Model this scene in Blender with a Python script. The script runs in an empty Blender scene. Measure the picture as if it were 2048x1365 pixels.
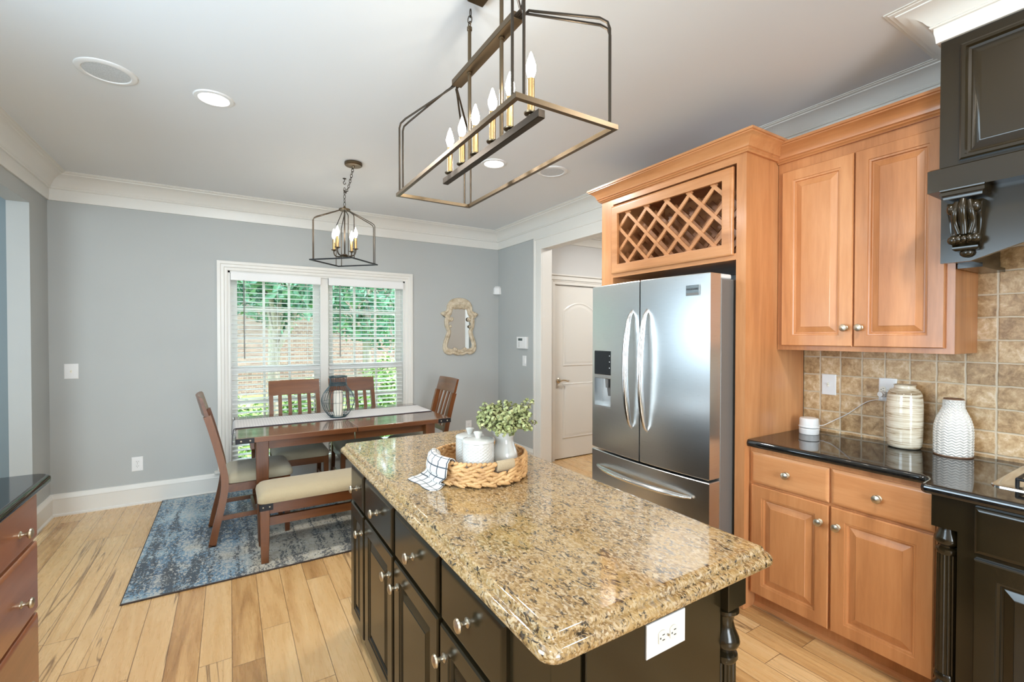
import bpy, bmesh, math, random
from math import sin, cos, pi, radians, sqrt
from mathutils import Vector, Matrix

random.seed(7)
scene = bpy.context.scene
C = scene.collection

# ------------------------------------------------------------------ camera
YAW, PITCH, ROLL = radians(31.509), radians(-0.735), radians(0.055)
fw = Vector((sin(YAW)*cos(PITCH), cos(YAW)*cos(PITCH), sin(PITCH)))
rt = Vector((cos(YAW), -sin(YAW), 0)); up = rt.cross(fw)
rt, up = rt*cos(ROLL)+up*sin(ROLL), -rt*sin(ROLL)+up*cos(ROLL)
cam = bpy.data.objects.new('camera', bpy.data.cameras.new('camera'))
C.objects.link(cam)
cam.matrix_world = Matrix(((rt.x, up.x, -fw.x, 0), (rt.y, up.y, -fw.y, 0), (rt.z, up.z, -fw.z, 1.47), (0, 0, 0, 1)))
cam.data.sensor_width = 36; cam.data.lens = 920/2048*36
cam.data.clip_start = 0.02; cam.data.clip_end = 200
scene.camera = cam

# ------------------------------------------------------------------ world, sun, daylight, fill panels, exposure
w = bpy.data.worlds.new('sky'); scene.world = w; w.use_nodes = True
bg = w.node_tree.nodes['Background']
bg.inputs[0].default_value = (0.70, 0.87, 1.0, 1); bg.inputs[1].default_value = 11.0

def lamp(name, kind, loc, energy, color=(1, 1, 1), direction=None, **kw):
    d = bpy.data.lights.new(name, kind); d.energy = energy; d.color = color
    for k, v in kw.items(): setattr(d, k, v)
    o = bpy.data.objects.new(name, d); C.objects.link(o); o.location = loc
    if direction: o.rotation_euler = Vector(direction).to_track_quat('-Z', 'Y').to_euler()
    return o
lamp('sun', 'SUN', (20, -3, 25), 14.0, (1, 0.95, 0.86), (-1, 0.22, -1.25), angle=radians(1))
DAY = (0.66, 0.85, 1.0)
# daylight at the side window; the other panels are unseen added fill
lamp('daylight_side_window', 'AREA', (-1.27, 1.2, 1.68), 90, DAY, (1, 0, .12), shape='RECTANGLE', size=1.15, size_y=1.5)
lamp('fill_rear_panel', 'AREA', (0.25, -2.97, 1.5), 115, (0.90, 0.96, 1.0), (0, 1, .3), shape='RECTANGLE', size=1.3, size_y=1.9)  # unseen panel in the rear opening, added to brighten the room
lamp('fill_next_room_panel', 'AREA', (-4.55, 3.75, 1.55), 85, DAY, (1, 0, .05), shape='RECTANGLE', size=2.0, size_y=1.1)  # added panel before a blank wall, sends blue light through the opening
lamp('fill_next_room', 'AREA', (-2.9, .05, 1.5), 125, (.78, .91, 1.0), (.55, 1, 0), shape='RECTANGLE', size=2.2, size_y=2.0)  # floating panel added in the unseen room, no window behind it
scene.view_settings.view_transform = 'Standard'
scene.view_settings.look = 'None'
scene.view_settings.exposure = -0.27
scene.view_settings.gamma = 1.0
scene.view_settings.use_curve_mapping = False
scene.cycles.use_denoising = True
scene.cycles.max_bounces = 8
scene.cycles.diffuse_bounces = 5
scene.cycles.sample_clamp_indirect = 6
scene.cycles.caustics_reflective = False
scene.cycles.caustics_refractive = False

# ------------------------------------------------------------------ mesh helpers
class MB:
    def __init__(s): s.v = []; s.f = []
    def add(s, vs, fs):
        b = len(s.v); s.v += [tuple(p) for p in vs]; s.f += [tuple(b+i for i in f) for f in fs]
        return s
    def box(s, x0, x1, y0, y1, z0, z1, c=0.0):
        x0, x1 = min(x0, x1), max(x0, x1); y0, y1 = min(y0, y1), max(y0, y1); z0, z1 = min(z0, z1), max(z0, z1)
        if c <= 0:
            vs = [(x, y, z) for x in (x0, x1) for y in (y0, y1) for z in (z0, z1)]
            return s.add(vs, [(0, 1, 3, 2), (4, 6, 7, 5), (0, 4, 5, 1), (2, 3, 7, 6), (0, 2, 6, 4), (1, 5, 7, 3)])
        loops = []
        for (i, z) in ((c, z0), (0, z0+c), (0, z1-c), (c, z1)):
            loops.append([(x, y, z) for x, y in rrect(x0+i, y0+i, x1-i, y1-i, max(c-i, 0)+1e-5, 1)])
        return s.loft(loops)
    def loft(s, loops, cap=True, closed=False, wrap=True):
        n = len(loops[0]); b = len(s.v)
        for l in loops: s.v += [tuple(p) for p in l]
        m = len(loops)
        for k in range(m if closed else m-1):
            a, d = b+k*n, b+((k+1) % m)*n
            for i in range(n if wrap else n-1):
                j = (i+1) % n
                s.f.append((a+i, a+j, d+j, d+i))
        if cap and not closed and wrap:
            s.f.append(tuple(b+i for i in reversed(range(n))))
            s.f.append(tuple(b+(m-1)*n+i for i in range(n)))
        return s
    def lathe(s, prof, center=(0, 0, 0), axis='z', n=24, cap=True, fl=None):
        ax = axis if isinstance(axis, Matrix) else {'z': Matrix.Identity(3), 'x': Matrix(((0, 0, 1), (1, 0, 0), (0, 1, 0))), '-x': Matrix(((0, 0, -1), (1, 0, 0), (0, -1, 0))),
              'y': Matrix(((1, 0, 0), (0, 0, 1), (0, 1, 0))), '-y': Matrix(((1, 0, 0), (0, 0, -1), (0, 1, 0)))}[axis]
        c = Vector(center); loops = []
        for (r, h) in prof:
            l = []
            for i in range(n):
                t = 2*pi*i/n; rr = r*(fl(t, h) if fl else 1)
                l.append(c+ax @ Vector((rr*cos(t), rr*sin(t), h)))
            loops.append(l)
        return s.loft(loops, cap)
    def tube(s, pts, r, n=8, closed=False, cap=True, flat=None):
        P = [Vector(p) for p in pts]; m = len(P); loops = []
        T = []
        for i in range(m):
            a = P[(i-1) % m] if closed or i else P[0]; b = P[(i+1) % m] if closed or i < m-1 else P[-1]
            T.append((b-a).normalized())
        ref = Vector((0, 0, 1)) if abs(T[0].z) < .9 else Vector((1, 0, 0))
        N = (ref-T[0]*ref.dot(T[0])).normalized()
        for i in range(m):
            N = (N-T[i]*N.dot(T[i]))
            N = N.normalized() if N.length > 1e-6 else T[i].orthogonal().normalized()
            B = T[i].cross(N); rr = r[i] if isinstance(r, (list, tuple)) else r
            fx, fy = flat or (1, 1)
            loops.append([P[i]+(N*cos(2*pi*k/n)*fx+B*sin(2*pi*k/n)*fy)*rr for k in range(n)])
        return s.loft(loops, cap, closed)
    def bar(s, a, b, wx, wz=None, upv=(0, 0, 1)):
        a, b = Vector(a), Vector(b); wz = wz or wx
        t = (b-a).normalized(); u = Vector(upv)
        if abs(t.dot(u)) > .95: u = Vector((1, 0, 0))
        x = t.cross(u).normalized(); z = x.cross(t).normalized()
        q = [x*sx*wx/2+z*sz*wz/2 for sx, sz in ((-1, -1), (1, -1), (1, 1), (-1, 1))]
        return s.loft([[a+k for k in q], [b+k for k in q]])
    def nested(s, fr, wd, ht, loops, back=True):
        o, u, v, n = [Vector(k) for k in fr]; L = []
        for (i, d) in loops:
            L.append([o+u*a+v*b+n*d for a, b in ((i, i), (wd-i, i), (wd-i, ht-i), (i, ht-i))])
        return s.loft(L)
    def sweep(s, path, prof, fn, closed=False):
        m = len(path); loops = []
        P = [Vector(p) for p in path]
        for i in range(m):
            d0 = (P[i]-P[i-1]) if (i or closed) else (P[1]-P[0]); d1 = (P[(i+1) % m]-P[i]) if (i < m-1 or closed) else d0
            d0.normalize(); d1.normalize()
            n0 = Vector((-d0.y, d0.x)); n1 = Vector((-d1.y, d1.x)); mi = n0+n1; mi = mi/max(mi.length_squared/2, .2)
            loops.append([fn(P[i].x+mi.x*o, P[i].y+mi.y*o, h) for o, h in prof])
        return s.loft(loops, True, closed)
    def ell(s, c, r, M=None, n=8, m=6):
        loops = []
        for k in range(m+1):
            ph = -pi/2+pi*k/m; q = max(cos(ph), .02)
            l = []
            for i in range(n):
                p = Vector((r[0]*q*cos(2*pi*i/n), r[1]*q*sin(2*pi*i/n), r[2]*sin(ph)))
                if M is not None: p = M @ p
                l.append(Vector(c)+p)
            loops.append(l)
        return s.loft(loops)
    def build(s, name, mat, parent=None, smooth=40, **props):
        me = bpy.data.meshes.new(name)
        off = wloc(parent) if parent is not None and parent.get('_w') else Vector((0, 0, 0))
        me.from_pydata([tuple(Vector(p)-off) for p in s.v], [], s.f)
        bm = bmesh.new(); bm.from_mesh(me)
        bmesh.ops.recalc_face_normals(bm, faces=bm.faces); bm.to_mesh(me); bm.free()
        if smooth:
            for p in me.polygons: p.use_smooth = True
            me.set_sharp_from_angle(angle=radians(smooth))
        me.materials.append(mat)
        o = bpy.data.objects.new(name, me); C.objects.link(o)
        if smooth and smooth <= 40:
            wm = o.modifiers.new('weighted_normals', 'WEIGHTED_NORMAL'); wm.keep_sharp = True; wm.weight = 100
        if parent is not None:
            o.parent = parent
            if parent.get('_w'): o['_w'] = 1
        for k, vv in props.items(): o[k] = vv
        return o

def wloc(o):
    v = Vector((0, 0, 0))
    while o is not None: v += o.location; o = o.parent
    return v
def rrect(x0, y0, x1, y1, r, n=4):
    r = min(r, (x1-x0)/2-1e-5, (y1-y0)/2-1e-5); pts = []
    for cx, cy, a in ((x1-r, y0+r, -90), (x1-r, y1-r, 0), (x0+r, y1-r, 90), (x0+r, y0+r, 180)):
        for k in range(n+1):
            t = radians(a+90*k/n); pts.append((cx+r*cos(t), cy+r*sin(t)))
    return pts
def catmull(pts, n=6):
    P = [Vector(p) for p in pts]; out = []
    for i in range(len(P)-1):
        a, b, c, d = P[max(i-1, 0)], P[i], P[i+1], P[min(i+2, len(P)-1)]
        for k in range(n):
            t = k/n
            out.append(.5*((2*b)+(c-a)*t+(2*a-5*b+4*c-d)*t*t+(3*b-a-3*c+d)*t**3))
    out.append(P[-1]); return out

def tag(o, label, cat, group=None, kind=None):
    o['label'] = label; o['category'] = cat
    if group: o['group'] = group
    if kind: o['kind'] = kind
    return o
def thing(name, label, cat, loc, rz=0, group=None, world=True):
    """an Empty at the base of a thing; with world=True its parts are written in world coordinates"""
    o = bpy.data.objects.new(name, None); C.objects.link(o); o.location = loc; o.rotation_euler = (0, 0, rz)
    o.empty_display_size = .1
    if world: o['_w'] = 1
    return tag(o, label, cat, group)
def struct(name, mb, mat, parent=None, smooth=40):
    o = mb.build(name, mat, parent, smooth)
    if parent is None: o['kind'] = 'structure'
    return o
def copy_tree(o, parent=None):
    c = o.copy(); C.objects.link(c)
    if parent is not None: c.parent = parent
    for ch in o.children: copy_tree(ch, c)
    return c

# ------------------------------------------------------------------ material helpers
class NT:
    def __init__(s, name):
        s.m = bpy.data.materials.new(name); s.m.use_nodes = True; s.t = s.m.node_tree
        s.b = s.t.nodes['Principled BSDF']; s.out = s.t.nodes['Material Output']
    def n(s, typ, ins=None, **kw):
        x = s.t.nodes.new('ShaderNode'+typ)
        for k, v in kw.items(): setattr(x, k, v)
        for k, v in (ins or {}).items(): s.set(x.inputs[k], v)
        return x
    def set(s, sock, v):
        if hasattr(v, 'links') or isinstance(v, bpy.types.NodeSocket): s.t.links.new(v, sock)
        else: sock.default_value = v
    def p(s, **kw):
        for k, v in kw.items(): s.set(s.b.inputs[k.replace('_', ' ')], v)
        return s
    def math(s, op, a, b=0.0, c=None):
        x = s.n('Math', operation=op); s.set(x.inputs[0], a); s.set(x.inputs[1], b)
        if c is not None: s.set(x.inputs[2], c)
        return x.outputs[0]
    def coord(s, scale=(1, 1, 1), rot=(0, 0, 0), loc=(0, 0, 0), kind='Object'):
        tc = s.n('TexCoord'); mp = s.n('Mapping', {0: tc.outputs[kind], 'Scale': scale, 'Rotation': rot, 'Location': loc})
        return mp.outputs[0]
    def noise(s, vec, scale, detail=3, rough=.5, dist=0, out='Fac'):
        return s.n('TexNoise', {'Vector': vec, 'Scale': scale, 'Detail': detail, 'Roughness': rough, 'Distortion': dist}).outputs[out]
    def ramp(s, fac, stops, interp='LINEAR'):
        r = s.n('ValToRGB', {0: fac}); cr = r.color_ramp; cr.interpolation = interp
        while len(cr.elements) < len(stops): cr.elements.new(.5)
        for e, (p, c) in zip(cr.elements, stops): e.position = p; e.color = (*c, 1) if len(c) == 3 else c
        return r.outputs[0]
    def mix(s, fac, a, b, mode='MIX'):
        x = s.n('Mix', data_type='RGBA', blend_type=mode)
        s.set(x.inputs[0], fac)
        for k, v in ((6, a), (7, b)): s.set(x.inputs[k], (*v, 1) if isinstance(v, tuple) and len(v) == 3 else v)
        return x.outputs[2]
    def bump(s, h, strength=.3, dist=.01):
        s.set(s.b.inputs['Normal'], s.n('Bump', {'Height': h, 'Strength': strength, 'Distance': dist}).outputs[0]); return s

def plain(name, col, rough=.5, metal=0.0, **kw):
    t = NT(name); t.p(Base_Color=(*col, 1), Roughness=rough, Metallic=metal)
    for k, v in kw.items(): t.p(**{k: v})
    return t.m

def paint(name, col, rough=.6, amp=.03):
    t = NT(name); v = t.coord()
    f = t.noise(v, 3, 3)
    t.p(Base_Color=t.mix(f, tuple(c*(1-amp) for c in col), tuple(c*(1+amp) for c in col)), Roughness=rough)
    t.bump(t.noise(v, 220, 2), .04, .002)
    return t.m

def wood(name, cols, axis='z', scale=1.0, rough=.35, coat=.3, contrast=1.0, bump=.05):
    """stained wood whose grain runs along one axis"""
    t = NT(name); st = {'x': (.10, 1, 1), 'y': (1, .10, 1), 'z': (1, 1, .10)}[axis]
    v = t.coord(tuple(k*scale for k in st))
    big = t.noise(v, 5, 3, .55, 1.2); fine = t.noise(v, 60, 4, .6, .3)
    rnd = t.n('ObjectInfo').outputs['Random']
    f = t.math('ADD', t.math('MULTIPLY', big, .75*contrast), t.math('MULTIPLY', fine, .28))
    f = t.math('ADD', f, t.math('MULTIPLY', t.math('SUBTRACT', rnd, .5), .14))
    c = t.ramp(f, [(.25, cols[0]), (.52, cols[1]), (.80, cols[2])])
    t.p(Base_Color=c, Roughness=rough, Coat_Weight=coat, Coat_Roughness=.18 if coat < .7 else .06, Coat_IOR=1.5 if coat < .7 else 1.8)
    t.bump(fine, bump, .003)
    return t.m
# ------------------------------------------------------------------ materials
M = {}
M['wall'] = paint('grey wall paint', (.41, .425, .415), .55)
M['ceiling'] = paint('ceiling paint', (.695, .72, .74), .7, .01)
M['trim'] = paint('cream white trim paint', (.69, .675, .63), .3, .01)
M['hall'] = paint('hall wall paint', (.55, .545, .53), .6)
M['nextroom'] = paint('next room paint', (.20, .24, .25), .6)
M['white'] = plain('white plastic', (.74, .74, .73), .35)
M['ivory'] = plain('ivory plastic', (.78, .75, .65), .4)
M['dark'] = plain('dark slot', (.02, .02, .02), .6)
MAPLE = ((.33, .125, .042), (.52, .225, .085), (.66, .33, .145))
M['maple'] = wood('maple upright grain', MAPLE, 'z', 1.0)
M['mapleh'] = wood('maple level grain', MAPLE, 'y', 1.0)
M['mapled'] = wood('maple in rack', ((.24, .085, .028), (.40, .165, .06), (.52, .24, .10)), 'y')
M['walnut'] = wood('brown stained furniture wood', ((.062, .018, .005), (.135, .043, .011), (.215, .076, .021)), 'z', 1.3, .32, .15)
M['walnutx'] = wood('brown stained furniture wood level', ((.062, .018, .005), (.135, .043, .011), (.215, .076, .021)), 'x', 1.3, .32, .15)
M['tabletop'] = wood('table top wood', ((.07, .036, .020), (.14, .075, .042), (.21, .12, .07)), 'x', 1.0, .13, .8)
M['cherry'] = wood('reddish brown drawer wood', ((.16, .052, .020), (.29, .105, .042), (.38, .155, .07)), 'y', 1.0, .3, .4)
t = NT('black lacquered wood'); v = t.coord()
t.p(Base_Color=t.mix(t.noise(v, 4, 3), (.012, .008, .0035), (.022, .016, .007)), Roughness=.20, Specular_IOR_Level=.45)
M['black'] = t.m
# satin nickel, brushed steel, bronze and gold metals
M['nickel'] = plain('satin nickel', (.56, .49, .38), .33, 1.0)
t = NT('brushed stainless steel'); v = t.coord((1, 1, 90))
nz = t.noise(v, 14, 4, .6)
t.p(Base_Color=t.mix(nz, (.62, .63, .63), (.74, .75, .75)), Metallic=1.0, Roughness=t.math('ADD', t.math('MULTIPLY', nz, .08), .25), Anisotropic=.5)
t.bump(nz, .015, .001)
M['steel'] = t.m
M['steelbar'] = plain('polished steel bar', (.68, .68, .67), .17, 1.0)
M['fridgeside'] = plain('grey enamel', (.17, .16, .15), .45, .2)
M['bronze'] = plain('dark bronze', (.065, .052, .040), .38, 1.0)
M['bronzeb'] = plain('brushed bronze', (.155, .115, .072), .38, 1.0)
M['gold'] = plain('aged gold', (.62, .40, .17), .32, 1.0)
M['iron'] = plain('black iron', (.018, .018, .02), .4, .6)
M['wire'] = plain('blue grey wire', (.05, .085, .10), .4, .7)
t = NT('lit bulb glass'); t.p(Base_Color=(1, 1, 1, 1), Emission_Color=(1, .90, .74, 1), Emission_Strength=75.0)
M['bulb'] = t.m
t = NT('lit lens'); t.p(Base_Color=(1, 1, 1, 1), Emission_Color=(1, .97, .93, 1), Emission_Strength=7.0)
M['lens'] = t.m
t = NT('window glass'); tr = t.n('BsdfTransparent', {0: (.97, .985, .98, 1)}); gl = t.n('BsdfGlossy', {'Roughness': .0})
fr = t.n('Fresnel', {0: 1.12}); mx = t.n('MixShader', {0: fr.outputs[0], 1: tr.outputs[0], 2: gl.outputs[0]})
t.t.links.new(mx.outputs[0], t.out.inputs[0]); M['glass'] = t.m
M['mirror'] = plain('mirror glass', (.88, .90, .90), .02, 1.0)
t = NT('speaker grille'); v = t.coord()
vo = t.n('TexVoronoi', {'Vector': v, 'Scale': 260.0})
t.p(Base_Color=t.ramp(vo.outputs['Distance'], [(.2, (.42, .45, .47)), (.6, (.60, .63, .65))]), Roughness=.6); M['grille'] = t.m

# hickory floor: boards along y with their own tone, grain, knots and dark streaks
t = NT('hickory plank floor'); tc = t.n('TexCoord'); sp = t.n('SeparateXYZ', {0: tc.outputs['Object']})
BW, BL = .127, 1.35
ix = t.math('FLOOR', t.math('DIVIDE', sp.outputs[0], BW))
offs = t.n('TexWhiteNoise', {'W': ix}, noise_dimensions='1D').outputs['Value']
yy = t.math('ADD', t.math('DIVIDE', sp.outputs[1], BL), t.math('MULTIPLY', offs, 7.3))
iy = t.math('FLOOR', yy)
cmb = t.n('CombineXYZ', {0: ix, 1: iy, 2: 0.0})
wn = t.n('TexWhiteNoise', {0: cmb.outputs[0]}, noise_dimensions='2D')
rv = wn.outputs['Value']
gv = t.n('VectorMath', {0: tc.outputs['Object'], 1: (7.0, .55, 1.0)}, operation='MULTIPLY')
gv2 = t.n('VectorMath', {0: gv.outputs[0], 1: t.n('VectorMath', {0: wn.outputs['Color'], 1: (40, 40, 40)}, operation='MULTIPLY').outputs[0]}, operation='ADD').outputs[0]
g1 = t.noise(gv2, 1.6, 4, .6, 1.6); g2 = t.noise(gv2, 11, 4, .6, .5)
tone = t.math('ADD', t.math('MULTIPLY', rv, .32), t.math('ADD', t.math('MULTIPLY', g1, .66), t.math('MULTIPLY', g2, .09)))
col = t.ramp(tone, [(.24, (.30, .145, .05)), (.38, (.47, .26, .10)), (.50, (.60, .365, .155)), (.74, (.68, .455, .225))])
streak = t.ramp(t.math('ABSOLUTE', t.math('SUBTRACT', t.noise(t.n('VectorMath', {0: gv2, 1: (1.0, .45, 1.0)}, operation='MULTIPLY').outputs[0], 1.3, 2, .5, 1.2), .5)), [(.002, (1, 1, 1)), (.014, (0, 0, 0))])
gate = t.ramp(rv, [(.72, (0, 0, 0)), (.80, (1, 1, 1))])
col = t.mix(t.math('MULTIPLY', t.math('MULTIPLY', streak, gate), .75), col, (.13, .06, .025))
kv = t.n('VectorMath', {0: tc.outputs['Object'], 1: (2.6, 1.1, 1)}, operation='MULTIPLY').outputs[0]
kn = t.ramp(t.n('TexVoronoi', {'Vector': kv, 'Scale': 1.1}).outputs['Distance'], [(.02, (1, 1, 1)), (.055, (0, 0, 0))])
col = t.mix(t.math('MULTIPLY', kn, .7), col, (.14, .065, .03))
fx = t.math('FRACT', t.math('DIVIDE', sp.outputs[0], BW)); fy = t.math('FRACT', yy)
ex = t.math('MINIMUM', fx, t.math('SUBTRACT', 1.0, fx)); ey = t.math('MULTIPLY', t.math('MINIMUM', fy, t.math('SUBTRACT', 1.0, fy)), BL/BW)
gap = t.ramp(t.math('MINIMUM', ex, ey), [(.006, (0, 0, 0)), (.016, (1, 1, 1))])
col = t.mix(gap, (.16, .08, .035), col)
t.p(Base_Color=col, Roughness=t.math('ADD', .20, t.math('MULTIPLY', g2, .16)), Coat_Weight=.25, Coat_Roughness=.12)
t.bump(gap, .25, .002); M['floor'] = t.m

# speckled gold granite
t = NT('gold speckled granite'); v = t.coord((1, .55, 1), (0, 0, .5))
vd = t.n('VectorMath', {0: v, 1: t.n('VectorMath', {0: t.noise(v, 30, 3, out='Color'), 1: (.022, .022, .022)}, operation='MULTIPLY').outputs[0]}, operation='ADD').outputs[0]
a = t.noise(vd, 120, 5, .68, .8); b2 = t.noise(vd, 9, 4, .6, .5); vo = t.n('TexVoronoi', {'Vector': vd, 'Scale': 230.0})
cg = t.ramp(vo.outputs['Color'], [(.15, (.17, .095, .035)), (.42, (.29, .18, .072)), (.62, (.37, .255, .13)), (.82, (.47, .37, .24)), (.97, (.26, .13, .045))])
cg = t.mix(t.ramp(b2, [(.40, (0, 0, 0)), (.66, (1, 1, 1))]), cg, t.mix(.55, cg, (.40, .26, .10)))
dk = t.ramp(t.math('ADD', t.math('MULTIPLY', a, .6), t.math('MULTIPLY', t.noise(vd, 48, 3, .6, .8), .4)), [(.415, (1, 1, 1)), (.465, (0, 0, 0))])
cg = t.mix(t.math('MULTIPLY', dk, .95), cg, (.022, .015, .010))
gr = t.ramp(t.noise(vd, 70, 4, .62, .5), [(.57, (0, 0, 0)), (.68, (1, 1, 1))])
cg = t.mix(t.math('MULTIPLY', gr, .55), cg, (.19, .165, .14))
t.p(Base_Color=cg, Roughness=.06, IOR=1.85); M['granite'] = t.m
t = NT('black polished granite'); v = t.coord(); a = t.noise(v, 160, 4, .7)
t.p(Base_Color=t.ramp(a, [(.45, (.006, .006, .006)), (.75, (.03, .026, .02))]), Roughness=.05, IOR=1.55, Specular_IOR_Level=.65); M['blackstone'] = t.m

# tumbled travertine tiles 0.103 m square
t = NT('travertine tile'); tc = t.n('TexCoord')
mp = t.n('Mapping', {0: tc.outputs['Object'], 'Rotation': (0, 0, 0)}); sp = t.n('SeparateXYZ', {0: mp.outputs[0]})
TS = .1035
wob = t.math('MULTIPLY', t.math('SUBTRACT', t.noise(mp.outputs[0], 22, 3), .5), .075)
uy = t.math('ADD', t.math('DIVIDE', sp.outputs[1], TS), wob); uz = t.math('ADD', t.math('DIVIDE', sp.outputs[2], TS), wob)
cid = t.n('CombineXYZ', {0: t.math('FLOOR', uy), 1: t.math('FLOOR', uz), 2: 0.0})
rnd = t.n('TexWhiteNoise', {0: cid.outputs[0]}, noise_dimensions='2D')
nv = t.n('VectorMath', {0: mp.outputs[0], 1: t.n('VectorMath', {0: rnd.outputs['Color'], 1: (9, 9, 9)}, operation='MULTIPLY').outputs[0]}, operation='ADD').outputs[0]
n1 = t.noise(nv, 20, 8, .74, .35); n2 = t.noise(nv, 60, 4, .6)
tone = t.math('ADD', t.math('ADD', t.math('MULTIPLY', n1, .8), t.math('MULTIPLY', n2, .2)), t.math('MULTIPLY', t.math('SUBTRACT', rnd.outputs['Value'], .5), .16))
ct = t.ramp(tone, [(.36, (.25, .135, .05)), (.48, (.43, .265, .12)), (.57, (.57, .39, .21)), (.68, (.75, .60, .42))])
fy = t.math('FRACT', uy); fz = t.math('FRACT', uz)
e = t.math('MINIMUM', t.math('MINIMUM', fy, t.math('SUBTRACT', 1.0, fy)), t.math('MINIMUM', fz, t.math('SUBTRACT', 1.0, fz)))
gm = t.ramp(e, [(.020, (0, 0, 0)), (.055, (1, 1, 1))])
t.p(Base_Color=t.mix(gm, (.56, .46, .33), ct), Roughness=.38)
t.bump(t.math('ADD', gm, t.math('MULTIPLY', n1, .8)), .55, .004); M['tile'] = t.m

# fabrics
def cloth(name, c0, c1, sc=350, rough=.9):
    t = NT(name); v = t.coord((1, 1, 1))
    f = t.noise(v, sc, 2); g = t.noise(v, 14, 3)
    t.p(Base_Color=t.mix(t.math('ADD', t.math('MULTIPLY', f, .8), t.math('MULTIPLY', g, .2)), c0, c1), Roughness=rough, Sheen_Weight=.2)
    t.bump(f, .15, .002); return t.m
M['cushion'] = cloth('oatmeal upholstery', (.335, .265, .15), (.47, .385, .245))
M['seattint'] = cloth('daylight tinted oatmeal upholstery', (.32, .285, .195), (.45, .405, .295))  # oatmeal like the bench, with the cool daylight tint put into its colour
t = NT('striped linen runner'); tc = t.n('TexCoord'); sp = t.n('SeparateXYZ', {0: tc.outputs['Object']})
s1 = t.math('SINE', t.math('MULTIPLY', sp.outputs[1], 500)); s2 = t.math('SINE', t.math('MULTIPLY', sp.outputs[0], 160))
f = t.math('MULTIPLY', t.math('ADD', t.math('MULTIPLY', s1, s2), 1.0), .5)
t.p(Base_Color=t.mix(t.ramp(f, [(.55, (0, 0, 0)), (.85, (1, 1, 1))]), (.66, .64, .63), (.40, .39, .40)), Roughness=.9); M['runner'] = t.m
M['runnerhem'] = plain('runner hem', (.10, .10, .12), .9)
# checked tea towel: uses the sheet's own uv
t = NT('checked towel'); uv = t.n('TexCoord').outputs['UV']; sp = t.n('SeparateXYZ', {0: uv})
def lines(sock, n, wdt):
    fr_ = t.math('FRACT', t.math('MULTIPLY', sock, n)); return t.math('LESS_THAN', t.math('ABSOLUTE', t.math('SUBTRACT', fr_, .5)), wdt)
ln = t.math('MAXIMUM', lines(sp.outputs[0], 4.6, .06), lines(sp.outputs[1], 7.5, .055))
t.p(Base_Color=t.mix(ln, (.62, .60, .56), (.045, .055, .07)), Roughness=.9); t.bump(t.noise(uv, 120, 2), .2, .002); M['towel'] = t.m
# faded area rug
t = NT('faded rug pile'); v = t.coord((1, 1, 1))
sp = t.n('SeparateXYZ', {0: v})
big = t.noise(t.coord((1, .8, 1)), 2.2, 3, .55, .4); big2 = t.noise(t.coord((.8, 1.0, 1), loc=(7, 3, 0)), 1.9, 3, .55, .5)
cols_ = t.noise(t.coord((1, .10, 1), loc=(2, 0, 0)), 9, 3, .65, .2)
fl = t.noise(t.coord((1, .55, 1)), 66, 3, .65, .9); fl2 = t.noise(t.coord((1, .6, 1), loc=(5, 2, 0)), 64, 2, .6, .9)
cream = t.math('ADD', t.math('MULTIPLY', t.math('SUBTRACT', sp.outputs[0], -.25), 1.1), t.math('ADD', t.math('MULTIPLY', t.math('SUBTRACT', 3.45, sp.outputs[1]), .75), t.math('MULTIPLY', t.math('SUBTRACT', big, .5), 3.0)))
base = t.mix(t.ramp(cream, [(.0, (0, 0, 0)), (.45, (1, 1, 1))]), t.ramp(big2, [(.36, (.045, .115, .20)), (.50, (.13, .235, .32)), (.64, (.30, .40, .45))]), (.40, .365, .28))
q = t.math('ADD', fl, t.math('ADD', t.math('MULTIPLY', t.math('SUBTRACT', cols_, .5), 1.05), t.math('MULTIPLY', t.math('SUBTRACT', big2, .5), .34)))
dk = t.ramp(q, [(.445, (1, 1, 1)), (.505, (0, 0, 0))])
cr = t.mix(t.math('MULTIPLY', dk, .9), base, (.018, .026, .034))
hi = t.ramp(t.math('ADD', fl2, t.math('MULTIPLY', t.math('SUBTRACT', cols_, .5), .5)), [(.53, (0, 0, 0)), (.60, (1, 1, 1))])
cr = t.mix(t.math('MULTIPLY', hi, .7), cr, (.52, .50, .44))
t.p(Base_Color=cr, Roughness=.95, Sheen_Weight=.2); t.bump(fl, .4, .006); M['rug'] = t.m
M['rughem'] = plain('rug binding', (.05, .035, .028), .9)
# ceramics, wicker, plaster, plants
M['ceramic'] = plain('white glazed ceramic', (.53, .515, .475), .12, Coat_Weight=.5)
M['matte'] = plain('white matte ceramic', (.68, .66, .62), .45)
t = NT('cream glaze with brown strokes'); v = t.coord((3, 3, 55)); f = t.noise(v, 2.2, 5, .65, .3)
t.p(Base_Color=t.ramp(f, [(.36, (.23, .155, .085)), (.44, (.55, .46, .33)), (.55, (.68, .62, .50)), (.75, (.74, .69, .58))]), Roughness=.16, Coat_Weight=.4); M['stroke'] = t.m
M['claybrown'] = plain('bare clay rim', (.18, .09, .045), .6)
t = NT('water hyacinth braid'); v = t.coord(); oi = t.noise(v, 18, 3); fb = t.noise(v, 160, 3, .6)
t.p(Base_Color=t.ramp(t.math('ADD', t.math('MULTIPLY', oi, .65), t.math('MULTIPLY', fb, .35)), [(.3, (.28, .135, .045)), (.5, (.52, .295, .12)), (.72, (.68, .43, .20))]), Roughness=.6); t.bump(fb, .3, .002); M['wicker'] = t.m
M['raffia'] = cloth('wrapped raffia', (.30, .225, .13), (.47, .37, .24), 220)
t = NT('weathered cream frame'); v = t.coord(); f = t.noise(v, 24, 5, .65)
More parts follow.
